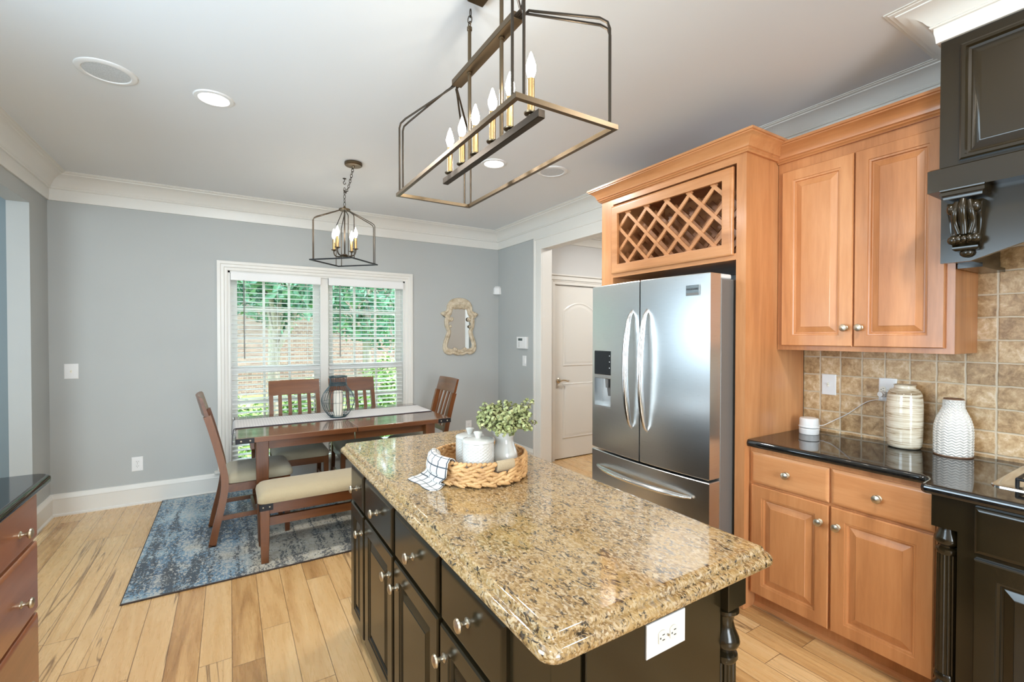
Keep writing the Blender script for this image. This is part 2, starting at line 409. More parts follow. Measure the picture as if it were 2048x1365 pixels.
t.p(Base_Color=t.ramp(f, [(.3, (.34, .26, .16)), (.5, (.55, .46, .33)), (.7, (.66, .58, .45))]), Roughness=.65); t.bump(t.noise(v, 60, 4), .4, .003); M['mframe'] = t.m
def leafmat(name, a, b, c, sc=9):
    t = NT(name); v = t.coord(); f = t.noise(v, sc, 3)
    t.p(Base_Color=t.ramp(f, [(.3, a), (.5, b), (.72, c)]), Roughness=.5); return t.m
M['euca'] = leafmat('pale eucalyptus leaf', (.10, .12, .04), (.30, .33, .13), (.52, .50, .25), 40)
M['stem'] = plain('plant stem', (.12, .07, .04), .7)
M['tree'] = leafmat('evergreen foliage', (.03, .10, .06), (.09, .22, .13), (.26, .42, .28), 3)
M['shrub'] = leafmat('shrub foliage', (.07, .15, .03), (.20, .34, .08), (.46, .58, .22), 4)
M['bark'] = wood('tree bark', ((.16, .12, .09), (.30, .25, .20), (.45, .40, .34)), 'z', 4, .9, 0)
M['grass'] = leafmat('lawn', (.12, .20, .05), (.22, .33, .09), (.36, .46, .16), 6)
t = NT('house brick'); v = t.coord((1, 1, 1), (radians(90), 0, 0))
bt = t.n('TexBrick', {'Vector': v, 'Color1': (.22, .12, .10, 1), 'Color2': (.34, .20, .16, 1), 'Mortar': (.42, .38, .35, 1), 'Scale': 4.3, 'Mortar Size': .018})
t.p(Base_Color=bt.outputs[0], Roughness=.9); M['brick'] = t.m
M['wax'] = plain('ivory candle wax', (.80, .76, .66), .5)
M['display'] = plain('display glass', (.01, .012, .014), .08)
M['lcd'] = plain('dark lcd', (.03, .05, .045), .2)

# ------------------------------------------------------------------ the setting
XL, XR, XK, YB, ZC = -1.24, 2.911, 2.945, 5.084, 2.76
struct('floor', MB().box(-4.6, 5.2, -3.0, YB+.14, -.12, 0), M['floor'])
struct('ceiling', MB().box(-4.6, 5.2, -3.0, YB+.14, ZC, ZC+.12), M['ceiling'])
WX0, WX1, WZ0, WZ1 = -.015, 1.69, .20, 2.075      # dining window opening
b = MB(); y0, y1 = YB, YB+.14
b.box(XL-.12, WX0, y0, y1, 0, ZC); b.box(WX1, XR+.12, y0, y1, 0, ZC); b.box(WX0, WX1, y0, y1, 0, WZ0); b.box(WX0, WX1, y0, y1, WZ1, ZC)
struct('wall_back', b, M['wall'])
b = MB(); x0, x1 = XL-.12, XL
b.box(x0, x1, 4.70, YB, 0, ZC); b.box(x0, x1, 2.75, 4.70, 2.432, ZC); b.box(x0, x1, 1.95, 2.75, 0, ZC)
b.box(x0, x1, .45, 1.95, 0, 1.08); b.box(x0, x1, .45, 1.95, 2.28, ZC); b.box(x0, x1, -3.0, .45, 0, ZC)
struct('wall_left', b, M['wall'])
b = MB()
b.box(XR, XR+.13, 4.125, YB, 0, ZC); b.box(XR, XR+.13, 2.58, 4.125, 2.435, ZC); b.box(XK, XK+.12, -3.0, 2.58, 0, ZC)
struct('wall_right', b, M['wall'])
b = MB(); b.box(-4.6, -.43, -3.12, -3.0, 0, ZC); b.box(.93, 5.2, -3.12, -3.0, 0, ZC); b.box(-.43, .93, -3.12, -3.0, 0, .5); b.box(-.43, .93, -3.12, -3.0, 2.5, ZC)
struct('wall_front', b, M['wall'])
b = MB(); b.box(-4.72, -4.6, -3, YB+.14, 0, ZC); b.box(-4.6, XL-.12, YB, YB+.14, 0, ZC); b.box(-4.6, XL-.12, -.4, -.28, 0, ZC)
struct('wall_next_room', b, M['nextroom'])
HY = 4.303
b = MB(); b.box(XR+.13, 3.216, HY, HY+.12, 0, ZC); b.box(3.216, 3.98, HY, HY+.12, 2.062, ZC); b.box(3.98, 5.2, HY, HY+.12, 0, ZC); b.box(5.2, 5.32, 1.5, HY+.12, 0, ZC); b.box(XK+.12, 5.2, 1.5, 1.62, 0, ZC); b.box(XR+.13, 5.32, YB, YB+.14, 0, ZC); b.box(5.2, 5.32, HY+.12, YB, 0, ZC)  # last two boxes are unseen, added to block sky light under the door
struct('wall_hall', b, M['hall'])

def T3(x, y, h): return (x, y, h)
# crown moulding: two-piece profile (distance out from wall, height)
def crownprof(z0, zc, pr):
    k = zc-z0; q = [(0, 0), (.012, 0), (.014, .02), (.018, k*.30), (.018, k*.42), (.026, k*.43), (.030, k*.47), (.026, k*.50), (.034, k*.55), (.045, k*.66), (.062, k*.77), (.085, k*.86), (pr-.03, k*.90), (pr-.028, k*.93), (pr-.012, k*.95), (pr-.010, k*.97), (pr, k*.975), (pr, k)]
    return [(o, z0+h) for o, h in q]+[(0, zc)]
cp = crownprof(2.548, ZC, .142)
struct('trim_crown_back', MB().sweep([(XR-.0005, YB), (XL, YB)], cp, T3), M['trim'])
struct('trim_crown_left', MB().sweep([(XL, YB), (XL, -2.9)], cp, T3), M['trim'])
struct('trim_crown_right', MB().sweep([(XR, 2.555), (XR, YB)], cp, T3), M['trim'])
struct('trim_crown_kitchen', MB().sweep([(2.395, -1.2), (2.395, .675), (2.937, .675), (2.937, 2.45)], crownprof(2.622, ZC, .14), T3), M['trim'])
# baseboards with a moulded cap and shoe
bp = [(0, 0), (.026, 0), (.026, .012), (.018, .02), (.016, .022), (.016, .135), (.020, .14), (.018, .155), (.010, .165), (.008, .178), (0, .18)]
struct('baseboard_back', MB().sweep([(XR, YB), (XL, YB)], bp, T3), M['trim'])
struct('baseboard_left', MB().sweep([(XL, YB), (XL, 4.70), (XL-.12, 4.70)], bp, T3), M['trim'])
struct('baseboard_right', MB().sweep([(XR, 4.262), (XR, YB)], bp, T3), M['trim'])
struct('baseboard_hall', MB().sweep([(5.2, HY), (4.06, HY)], bp, T3), M['trim'])

# doorway casing (in the right wall) and jamb lining
cas = [(0, 0), (0, .022), (.03, .024), (.034, .019), (.06, .019), (.066, .015), (.12, .013), (.126, .017), (.14, .015), (.14, 0)]
f = lambda a, z, h: (XR-h, a, z)
# path runs up the far jamb, over the head and down the near jamb; offset grows outwards
struct('trim_doorway_casing', MB().sweep([(4.12, 0), (4.12, 2.41), (2.56, 2.41), (2.56, 0)], [(-(.14-o), h) for o, h in cas], f), M['trim'])
b = MB(); b.box(XR, XR+.13, 4.118, 4.13, 0, 2.43); b.box(XR, XR+.13, 2.56, 4.13, 2.418, 2.436)
struct('trim_doorway_jamb', b, M['trim'])
f = lambda a, z, h: (a, HY-h, z)
cas2 = [(0, 0), (0, .02), (.02, .022), (.024, .016), (.045, .014), (.055, .012), (.058, 0)]
b = MB().sweep([(3.98, 0), (3.98, 2.062), (3.216, 2.062), (3.216, 0)], [(-o-.0, h) for o, h in [(.0, 0), (0, .012), (.012, .014), (.032, .016), (.036, .022), (.052, .020), (.052, 0)]], f)
b.box(3.14, 4.06, HY-.03, HY, 2.114, 2.13); b.box(3.14, 4.06, HY-.022, HY, 2.13, 2.165); b.box(3.13, 4.07, HY-.038, HY, 2.165, 2.18)
struct('trim_hall_door_casing', b, M['trim'])
struct('trim_crown_hall', MB().sweep([(5.2, HY), (XR+.13, HY)], crownprof(2.545, ZC, .13), T3), M['trim'])

# hall door: arched two panel leaf
b = MB(); dx0, dx1, dy = 3.22, 3.976, HY+.012
b.box(dx0, dx1, dy, dy+.04, .012, 2.058)
def panel_ring(pts_fn, prof):
    loops = [[(x, dy-h, z) for x, z in pts_fn(i)] for i, h in prof]
    b.loft(loops)
pr_ = [(0, 0), (.0, .001), (.010, .007), (.020, .002), (.030, .0012), (.045, .006), (.06, .008)]
def arch(i, x0=dx0+.125, x1=dx1-.125, z0=1.10, z1=1.86):
    xm, hw = (x0+x1)/2, (x1-x0)/2-i; pts = [(x0+i, z0+i), (x1-i, z0+i)]
    for k in range(13):
        s = 1-2*k/12; pts.append((xm+hw*s, z1-i-.10*s*s*1.0+.0))
    return pts
def lowp(i, x0=dx0+.125, x1=dx1-.125, z0=.24, z1=.90): return [(x0+i, z0+i), (x1-i, z0+i), (x1-i, z1-i), (x0+i, z1-i)]
panel_ring(arch, pr_); panel_ring(lowp, pr_)
d1 = struct('door_1', b, M['trim'])
hb = MB().lathe([(.0, 0), (.030, .0), (.031, .006), (.024, .012), (.012, .016), (.011, .05), (0, .052)], (3.284, dy, .936), '-y', 20)
hb.tube(catmull([(3.284, dy-.045, .936), (3.32, dy-.05, .943), (3.36, dy-.05, .936), (3.39, dy-.048, .928), (3.405, dy-.046, .933)], 5), [.009]*20+[.005], 8)
hb.build('door_handle', M['nickel'], d1)

# dining window: casing, sill, two double-hung sashes either side of a mullion
wn1 = thing('window_1', '', 'window', (.84, YB, WZ0)); del wn1['category']; del wn1['label']; wn1['kind'] = 'structure'
f = lambda a, z, h: (a, YB-h, z)
wc = [(0, 0), (0, .010), (.012, .014), (.026, .014), (.032, .020), (.055, .022), (.060, .028), (.082, .028), (.087, .024), (.087, 0)]
MB().sweep([(WX1, .205), (WX1, WZ1), (WX0, WZ1), (WX0, .205)], [(-o, h) for o, h in wc], f).build('window_casing', M['trim'], wn1)
b = MB().box(WX0-.115, WX1+.115, YB-.05, YB+.10, .178, .205, .006); b.build('window_sill', M['trim'], wn1)
b = MB(); b.box(WX0, WX0+.018, YB, YB+.14, .2, WZ1); b.box(WX1-.018, WX1, YB, YB+.14, .2, WZ1); b.box(WX0, WX1, YB, YB+.14, WZ1-.018, WZ1); b.box(.80, .876, YB+.02, YB+.14, .2, WZ1)
b.build('window_jamb', M['trim'], wn1)
def sash(x0, x1, z0, z1, y, cols, rows):
    b = MB(); s = .058
    b.box(x0, x0+s, y, y+.035, z0, z1); b.box(x1-s, x1, y, y+.035, z0, z1); b.box(x0+s, x1-s, y, y+.035, z0, z0+.05); b.box(x0+s, x1-s, y, y+.035, z1-.05, z1)
    for k in range(1, cols): xc = x0+s+(x1-x0-2*s)*k/cols; b.box(xc-.011, xc+.011, y+.006, y+.03, z0+.05, z1-.05)
    for k in range(1, rows): zc = z0+.05+(z1-z0-.1)*k/rows; b.box(x0+s, x1-s, y+.007, y+.029, zc-.011, zc+.011)
    so = b.build('sash', M['trim'], wn1)
    MB().box(x0+.05, x1-.05, y+.016, y+.020, z0+.04, z1-.04).build('pane', M['glass'], so)
for x0, x1 in ((.003, .80), (.876, 1.672)):
    sash(x0, x1, 1.105, 2.055, YB+.095, 3, 3); sash(x0, x1, .22, 1.15, YB+.055, 3, 3)

# tiled backsplash
struct('wall_tile_backsplash', MB().box(2.937, XK+.002, -.6, 1.436, .914, 2.1), M['tile'])
# ------------------------------------------------------------------ shared cabinet builders
DOOR = [(0, 0), (0, .014), (.004, .019), (.056, .019), (.0575, .0155), (.061, .0155), (.066, .0135), (.069, .006), (.074, .006), (.076, .0075), (.100, .0155), (.102, .0175), (.104, .0175)]
DRAWER = [(0, 0), (0, .011), (.003, .014), (.008, .016), (.016, .019)]
def knob_mb(pos, n):
    ax = {'-x': '-x', 'x': 'x', '-y': '-y'}[n]
    return MB().lathe([(0, 0), (.013, 0), (.013, .002), (.0070, .006), (.0060, .014), (.0085, .019), (.0150, .022), (.0185, .0265), (.0165, .0315), (.009, .0345), (0, .0355)], pos, ax, 16)
def front(parent, kind, X, y0, y1, z0, z1, mat, n=-1, knob=None, name=None, knobmat=None):
    """a raised panel door or drawer front on the plane X, facing -x (n=-1) or +x"""
    fr = ((X, y1, z0), (0, -1, 0), (0, 0, 1), (-1, 0, 0)) if n < 0 else ((X, y0, z0), (0, 1, 0), (0, 0, 1), (1, 0, 0))
    o = MB().nested(fr, y1-y0, z1-z0, DOOR if kind == 'door' else DRAWER).build(name or kind, mat, parent, 25)
    if knob:
        knob_mb((X+n*.019, knob[0], knob[1]), '-x' if n < 0 else 'x').build('knob', M['nickel'], o)
    return o
def fluted_post(x, y, z0, z1, r, zblk_top, blk, mat, parent, fl=True):
    """turned post: square block, rings, fluted shaft, rings, foot"""
    b = MB(); b.box(x-blk/2, x+blk/2, y-blk/2, y+blk/2, zblk_top, z1, .002)
    h = zblk_top
    b.lathe([(r*.75, h+.001), (r*.75, h-.006), (r*1.0, h-.010), (r*1.02, h-.018), (r*.72, h-.028), (r*.62, h-.045), (r*.75, h-.065), (r*1.0, h-.085), (r*1.08, h-.098), (r*.95, h-.110), (r*.62, h-.118), (r*.60, h-.124), (r*.92, h-.130), (r*.95, h-.140), (r*.80, h-.150)], (x, y, 0), 'z', 20)
    b.lathe([(r*.80, h-.15), (r*.84, z0+.20)], (x, y, 0), 'z', 60, True, (lambda t, hh: 1-.09*abs(sin(t*10))) if fl else None)
    b.lathe([(r*.84, z0+.20), (r*.98, z0+.19), (r*.95, z0+.178), (r*.65, z0+.17), (r*1.05, z0+.15), (r*1.08, z0+.14), (r*.8, z0+.12), (r*.75, z0+.10), (r*.95, z0+.085), (r*.95, z0)], (x, y, 0), 'z', 20)
    return b.build('corner_post', mat, parent, 35)
WOODCROWN = [(0, 0), (.010, 0), (.012, .006), (.018, .010), (.016, .018), (.022, .022), (.024, .034), (.032, .052), (.046, .066), (.056, .072), (.056, .078), (.062, .080), (.062, .092), (0, .092)]

# ------------------------------------------------------------------ kitchen island
isl = thing('kitchen_island', 'black raised-panel kitchen island cabinet under the gold speckled granite', 'island', (.86, 1.55, 0))
b = MB(); b.box(.528, 1.15, .735, 2.40, .06, .867); b.box(.56, 1.12, .77, 2.36, 0, .06)
b.box(.526, .53, .735, .87, .06, .867)
b.build('cabinet_body', M['black'], isl)
cols = [(2.125, 2.365, 2.15, 2.244), (1.687, 2.095, 1.722, 1.891), (1.247, 1.660, 1.62, 1.453), (.866, 1.226, 1.195, 1.046)]
for y0, y1, kd, kw in cols:
    front(isl, 'drawer', .528, y0, y1, .655, .826, M['black'], -1, (kw, .74))
    front(isl, 'door', .528, y0, y1, .075, .642, M['black'], -1, (kd, .56))
MB().box(.622, 1.075, .722, .735, .075, .867, .002).build('end_panel', M['black'], isl)
fluted_post(.553, .737, 0, .867, .036, .70, .075, M['black'], isl)
fluted_post(1.112, .737, 0, .867, .036, .765, .075, M['black'], isl)
top = MB(); X0, X1, Y0, Y1 = .478, 1.224, .657, 2.482
L = []
for i, z, r in ((.012, .868, .03), (.004, .870, .034), (0, .876, .036), (0, .886, .036), (.004, .892, .034), (.009, .8955, .03), (.0135, .8965, .026), (.021, .8965, .020), (.0215, .9015, .012), (.0235, .9075, .008), (.0275, .9120, .006), (.033, .914, .004), (.040, .914, .003)):
    L.append([(x, y, z) for x, y in rrect(X0+i, Y0+i, X1-i, Y1-i, r, 6)])
tag(top.loft(L).build('island_countertop', M['granite'], None, 38), 'gold and black speckled granite slab with stepped edge on the black island', 'countertop')
def outlet(name, label, c, u, v, n, W, H, kind, group=None):
    """wall plate: c centre on the surface, u width axis, v height axis, n outward"""
    c, u, v, n = map(Vector, (c, u, v, n))
    t = thing(name, label, 'outlet' if kind in ('duplex', 'duplexh') else 'switch', c, group=group)
    MB().nested((c-u*W/2-v*H/2-n*.004, u, v, n), W, H, [(0, 0), (0, .007), (.003, .0095), (.006, .010)]).build('cover_plate', M['white'], t)
    def rect(a, b2, w_, h_, d, nm, m_):
        MB().nested((c+u*(a-w_/2)+v*(b2-h_/2)+n*.005, u, v, n), w_, h_, [(0, 0), (0, d), (min(w_, h_)*.1, d+.0006)]).build(nm, m_, t)
    if kind == 'duplex' or kind == 'duplexh':
        for s in (-1, 1):
            A, B = (u, v) if kind == 'duplex' else (v, u)
            o0 = c+B*(s*.0195)
            sk = MB(); L = []
            for r, d in ((.0168, .004), (.0168, .0085), (.0155, .0092)):
                L.append([o0+A*(r*cos(2*pi*k/24))+B*(max(-.0125, min(.0125, r*sin(2*pi*k/24))))+n*d for k in range(24)])
            sko = sk.loft(L).build('socket', M['ivory'] if kind == 'duplexh' else M['white'], t)
            sl = MB()
            for a in (-.006, .006): sl.nested((o0+A*(a-.0011)+B*(-.001 if kind == 'duplex' else -.001)+n*.0088, A, B, n), .0022, .008, [(0, 0), (0, .0007)])
            sl.lathe([(0, 0), (.0022, 0), (.0022, .0007), (0, .0007)], o0-B*.007+n*.0088, Matrix((A, B, n)).transposed(), 10)
            sl.build('slot', M['dark'], sko)
        rect(0, 0, .004, .004, .0055, 'screw', M['nickel'])
    elif kind == 'toggle':
        rect(0, 0, .010, .024, .0055, 'toggle_surround', M['ivory'])
        MB().bar(c+n*.005+v*.001, c+n*.020+v*.008, .006, .008, v).build('toggle', M['ivory'], t)
    elif kind == 'rocker':
        rect(0, 0, W*.62, .066, .0075, 'rocker', M['white'])
    return t
outlet('wall_outlet', 'large white double outlet plate on the black end of the island', (.864, .722, .774), (1, 0, 0), (0, 0, 1), (0, -1, 0), .132, .079, 'duplexh')

# ------------------------------------------------------------------ refrigerator
FX = 2.14
fr_ = thing('refrigerator', 'stainless steel french door refrigerator with ice and water dispenser', 'refrigerator', (2.5, 1.965, 0))
b = MB(); b.box(2.235, 2.90, 1.512, 2.418, .03, 1.775, .006); b.box(2.26, 2.85, 1.54, 2.39, 0, .04)
b.build('cabinet_body', M['fridgeside'], fr_)
yc, hw_ = 1.965, .459
def skin(y): return FX-.030*(1-((y-yc)/hw_)**2)
def curved_front(y0, y1, z0, z1, nm, hole=None):
    b = MB(); n = 14; ys = [y0+(y1-y0)*k/n for k in range(n+1)]
    def loopat(z, i):
        a, c = y0+i, y1-i; yy = [a+(c-a)*k/n for k in range(n+1)]
        return [(skin(y)+i*.6, y, z) for y in yy]+[(2.226, c, z), (2.226, a, z)]
    if hole is None:
        b.loft([loopat(z0, .004), loopat(z0+.004, 0), loopat(z1-.004, 0), loopat(z1, .004)])
    else:
        h0, h1, g0, g1 = hole
        b.loft([loopat(z0, .004), loopat(z0+.004, 0), loopat(g0, 0)]); b.loft([loopat(g1, 0), loopat(z1-.004, 0), loopat(z1, .004)])
        for a, c in ((y0, h0), (h1, y1)):
            yy = [a+(c-a)*k/6 for k in range(7)]
            b.loft([[(skin(y), y, z) for y in yy]+[(2.226, c, z), (2.226, a, z)] for z in (g0, g1)])
        b.box(FX+.062, 2.226, h0, h1, g0, g1)
    return b.build(nm, M['steel'], fr_, 20)
def handle_mb(p0, p1, depth, base):
    """bowed bar between two points on a door face, standing out in -x"""
    p0, p1 = Vector(p0), Vector(p1); pts = []
    for k in range(25):
        s = k/24; e = 4*s*(1-s); pts.append(p0.lerp(p1, s)+Vector((-depth*(.12+.88*e**.7) if 0 < k < 24 else .002, 0, 0)))
    rr = [.5+.5*min(1, 4*(k/24)*(1-k/24)*1.6) for k in range(25)]
    return MB().tube(pts, [base*q for q in rr], 12, flat=(1.0, .7))
SEAM = .698
HOLE = (2.222, 2.392, .99, 1.365)
rd = curved_front(1.508, 1.9605, SEAM+.006, 1.80, 'door')
ld = curved_front(1.9695, 2.422, SEAM+.006, 1.80, 'door', HOLE)
fz = curved_front(1.508, 2.422, .075, SEAM-.008, 'freezer_drawer')
handle_mb((skin(1.915)-.001, 1.905, .90), (skin(1.915)-.001, 1.905, 1.62), .062, .021).build('handle', M['steelbar'], rd)
handle_mb((skin(2.015)-.001, 2.025, .90), (skin(2.015)-.001, 2.025, 1.62), .062, .021).build('handle', M['steelbar'], ld)
h = MB(); pts = []; rr = []
for k in range(25):
    s = k/24; y = 1.60+.74*s; e = 4*s*(1-s); pts.append((skin(y)-.012-.050*e**.7, y, .592)); rr.append(.019*(.5+.5*min(1, e*1.6)))
h.tube(pts, rr, 12, flat=(.8, 1.1)).build('handle', M['steelbar'], fz)
# dispenser set into the left door
MB().box(2.128, 2.15, HOLE[0]+.0, HOLE[1], 1.205, HOLE[3], .003).build('control_panel', M['display'], ld)
b = MB(); b.box(2.125, 2.20, HOLE[0], HOLE[1], 1.180, 1.206, .004)
b.build('dispenser_lip', M['steelbar'], ld)
b = MB(); b.box(2.195, 2.203, HOLE[0], HOLE[1], .99, 1.18); b.box(2.125, 2.20, HOLE[0], HOLE[0]+.008, .99, 1.18); b.box(2.125, 2.20, HOLE[1]-.008, HOLE[1], .99, 1.18); b.box(2.125, 2.20, HOLE[0], HOLE[1], .985, .998)
b.build('dispenser_recess', M['steel'], ld)
b = MB(); b.bar((2.165, 2.29, 1.18), (2.185, 2.29, 1.06), .045, .008); b.lathe([(.012, 1.12), (.016, 1.18)], (2.155, 2.29, 0), 'z', 12)
b.build('dispenser_paddle', M['fridgeside'], ld)
for z in (1.33, 1.29, 1.25): MB().box(2.1265, 2.129, 2.24, 2.246, z, z+.006).build('button_mark', M['white'], ld)
yb0, yb1 = 1.565, 1.645
bd = MB(); xb = skin(1.605)
bd.bar((xb-.003, yb0, 1.712), (xb-.006, yb1, 1.712), .006, .056)
bo = bd.build('badge', M['steelbar'], rd)
MB().bar((xb-.0065, yb0+.004, 1.692), (xb-.0095, yb1-.004, 1.692), .003, .013).build('badge_band', M['fridgeside'], bo)
def lettering(name, text, size, loc, axes, mat, parent, ext=.0006):
    cu = bpy.data.curves.new(name, 'FONT'); cu.body = text; cu.size = size; cu.extrude = ext; cu.align_x = 'CENTER'; cu.align_y = 'CENTER'
    tmp = bpy.data.objects.new('tmp', cu); C.objects.link(tmp); bpy.context.view_layer.update()
    me = bpy.data.meshes.new_from_object(tmp.evaluated_get(bpy.context.evaluated_depsgraph_get()))
    bpy.data.objects.remove(tmp); me.materials.clear(); me.materials.append(mat)
    u, v, n = map(Vector, axes); off = Vector(loc)-wloc(parent)
    for p in me.vertices: p.co = off+u*p.co.x+v*p.co.y+n*p.co.z
    o = bpy.data.objects.new(name, me); C.objects.link(o); o.parent = parent; o['_w'] = 1; return o
lettering('badge_lettering', 'FRIGIDAIRE', .0145, (xb-.0082, (yb0+yb1)/2, 1.718), ((.0375, -.9993, 0), (0, 0, 1), (-1, -.03, 0)), M['dark'], bo)
for y in (1.520, 2.33): MB().box(2.232, 2.34, y, y+.08, 1.775, 1.802, .006).build('hinge_cover', M['white'], fr_)

# ------------------------------------------------------------------ cabinet around the refrigerator with its wine rack
sx = 2.335
sur = thing('wine_rack_cabinet', 'tall maple cabinet framing the refrigerator with a lattice wine rack on top', 'cabinet', (2.62, 1.98, 0))
b = MB(); b.box(sx, 2.93, 1.436, 1.492, 0, 2.47); b.build('side_panel', M['maple'], sur)
b = MB(); b.box(sx-.004, sx+.02, 1.432, 1.500, 0, .085, .004); b.build('plinth_block', M['maple'], sur)
b = MB(); b.box(sx, 2.90, 2.43, 2.545, 0, 2.47); b.build('side_panel', M['maple'], sur)
b = MB(); b.box(sx, sx+.02, 1.492, 2.43, 1.88, 1.915); b.box(sx, sx+.02, 1.492, 2.43, 2.40, 2.47); b.box(sx+.02, 2.90, 1.492, 2.43, 1.88, 1.90); b.box(sx+.02, 2.90, 1.492, 2.43, 2.45, 2.47); b.box(2.88, 2.90, 1.492, 2.43, 1.90, 2.45)
b.build('rack_box', M['mapleh'], sur)
ly0, ly1, lz0, lz1 = 1.567, 2.372, 1.968, 2.322
b = MB(); f = lambda a, z, h: (sx-h, a, z)
rp = [(0, 0), (0, .018), (.006, .02), (.045, .02), (.055, .017), (.062, .012), (.062, 0)]
b.sweep([(ly1, lz0), (ly1, lz1), (ly0, lz1), (ly0, lz0)][::-1], [(o, h) for o, h in rp], f, True)
frm = b.build('rack_frame', M['mapleh'], sur, 30)
b = MB()
def lattice(b, X, P, wd, th, y0, y1, z0, z1, ph=0.0):
    zm = (z0+z1)/2; ym = (y0+y1)/2+ph
    for s in (1, -1):
        for k in range(-9, 10):
            c = ym+k*P   # line y-c = s*(z-zm)
            ts = [max(-(z1-z0)/2, min((y0-c)*s, (y1-c)*s)), min((z1-z0)/2, max((y0-c)*s, (y1-c)*s))]
            if ts[1]-ts[0] < .012: continue
            b.bar((X+(.0 if s > 0 else .004), c+s*ts[0], zm+ts[0]), (X+(.0 if s > 0 else .004), c+s*ts[1], zm+ts[1]), wd, th, (1, 0, 0))
lattice(b, sx+.004, .1655, .021, .010, ly0-.004, ly1+.004, lz0-.004, lz1+.004, -.01)
b.build('front_lattice', M['mapleh'], sur)
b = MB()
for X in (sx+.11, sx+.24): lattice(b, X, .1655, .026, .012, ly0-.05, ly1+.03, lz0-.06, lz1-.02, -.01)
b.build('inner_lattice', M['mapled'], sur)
MB().sweep([(2.62, 1.436), (sx, 1.436), (sx, 2.545), (2.90, 2.545)][::-1], [(-o*1.28, 2.44+z*1.02) for o, z in WOODCROWN], T3).build('crown', M['mapleh'], sur)

# ------------------------------------------------------------------ wall cabinet
ux = 2.64
upc = thing('wall_cabinet', 'maple two-door wall cabinet over the black counter', 'cabinet', (2.79, 1.06, 1.39))
b = MB(); b.box(ux, 2.937, .687, 1.433, 1.402, 2.45); b.box(ux+.02, 2.937, .687, .703, 1.39, 1.402); b.box(ux+.02, 2.937, 1.417, 1.433, 1.39, 1.402); b.box(ux, ux+.02, .687, 1.433, 1.39, 1.402)
b.build('cabinet_body', M['maple'], upc)
front(upc, 'door', ux, 1.062, 1.405, 1.414, 2.372, M['maple'], -1, (1.090, 1.508))
front(upc, 'door', ux, .716, 1.055, 1.414, 2.372, M['maple'], -1, (1.026, 1.508))
MB().sweep([(ux, .69), (ux, 1.432)], [(o*1.28, 2.425+z*1.05) for o, z in WOODCROWN], T3).build('crown', M['mapleh'], upc)

# ------------------------------------------------------------------ base cabinets and the black counter
bx = 2.385
bc = thing('base_cabinet', 'maple base cabinet with two drawers over two doors', 'cabinet', (2.65, 1.05, 0))
b = MB(); b.box(bx, 2.93, .652, 1.434, .09, .876); b.box(bx+.055, 2.93, .66, 1.434, 0, .09)
b.build('cabinet_body', M['maple'], bc)
front(bc, 'drawer', bx, 1.046, 1.418, .690, .852, M['mapleh'], -1, (1.232, .771))
front(bc, 'drawer', bx, .668, 1.036, .690, .852, M['mapleh'], -1, (.852, .771))
front(bc, 'door', bx, 1.046, 1.418, .098, .676, M['maple'], -1, (1.080, .592))
front(bc, 'door', bx, .668, 1.036, .098, .676, M['maple'], -1, (1.006, .592))
MB().sweep([(bx+.055, .66), (bx+.055, 1.434)], [(0, 0), (.012, 0), (.010, .014), (.002, .02), (0, .02)], T3).build('toe_moulding', M['mapleh'], bc)
rbx = 2.262
rb = thing('range_cabinet', 'black range base cabinet with a fluted corner post', 'cabinet', (2.6, .1, 0))
b = MB(); b.box(rbx+.002, 2.93, -.6, .575, .06, .876); b.box(rbx+.06, 2.93, .575, .645, .06, .876); b.box(rbx+.05, 2.93, -.6, .64, 0, .06); b.box(rbx, rbx+.05, .50, .648, .752, .876)
b.build('cabinet_body', M['black'], rb)
front(rb, 'drawer', rbx, -.45, .527, .697, .862, M['black'])
front(rb, 'door', rbx, .03, .527, .075, .676, M['black'])
fluted_post(rbx+.037, .612, 0, .876, .036, .80, .072, M['black'], rb)
ct = MB()
outl = [(2.937, 1.434), (2.352, 1.434), (2.352, .715), (2.342, .690), (2.312, .676), (2.232, .672), (2.222, .66), (2.222, -.6), (2.937, -.6)]
def poly_inset(pts, d, fixed):
    n = len(pts); out = []
    for i in range(n):
        a, p, c = Vector(pts[i-1]), Vector(pts[i]), Vector(pts[(i+1) % n])
        e0 = (p-a).normalized(); e1 = (c-p).normalized()
        m = Vector((-e0.y, e0.x))+Vector((-e1.y, e1.x)); m = m/max(m.length_squared/2, .3)
        q = p+m*d
        if i in fixed: q = Vector((p.x if fixed[i] in 'xb' else q.x, p.y if fixed[i] in 'yb' else q.y))
        out.append(q)
    return out
fx_ = {0: 'b', 1: 'y', 7: 'y', 8: 'b'}
L = [[(q.x, q.y, z) for q in poly_inset(outl, d, fx_)] for d, z in ((.014, .876), (.006, .878), (.0015, .884), (0, .895), (.0015, .905), (.006, .911), (.014, .914))]
tag(ct.loft(L).build('range_countertop', M['blackstone'], None, 30), 'polished black granite counter with rounded front edge below the tiled wall', 'countertop')
hob = thing('cooktop', 'stainless steel gas cooktop with black iron grate on the black counter', 'cooktop', (2.65, .1, .914))
b = MB(); L = []
for i, z in ((0, .9142), (0, .918), (.006, .921), (.03, .9225), (.034, .920)): L.append([(x, y, z) for x, y in rrect(2.40+i, -.36+i, 2.885-i, .525-i, .03, 4)])
b.loft(L).build('cooktop_pan', M['steelbar'], hob)
b = MB()
for x in (2.44, 2.84): b.tube([(x, .46, .947), (x, .02, .947)], .006)
for y in (.46, .24, .02): b.tube([(2.44, y, .947), (2.84, y, .947)], .006)
b.tube([(2.64, .46, .947), (2.64, .02, .947)], .006)
for x in (2.44, 2.84):
    for y in (.46, .02): b.tube([(x, y, .947), (x, y, .920)], .006)
b.build('grate', M['iron'], hob)
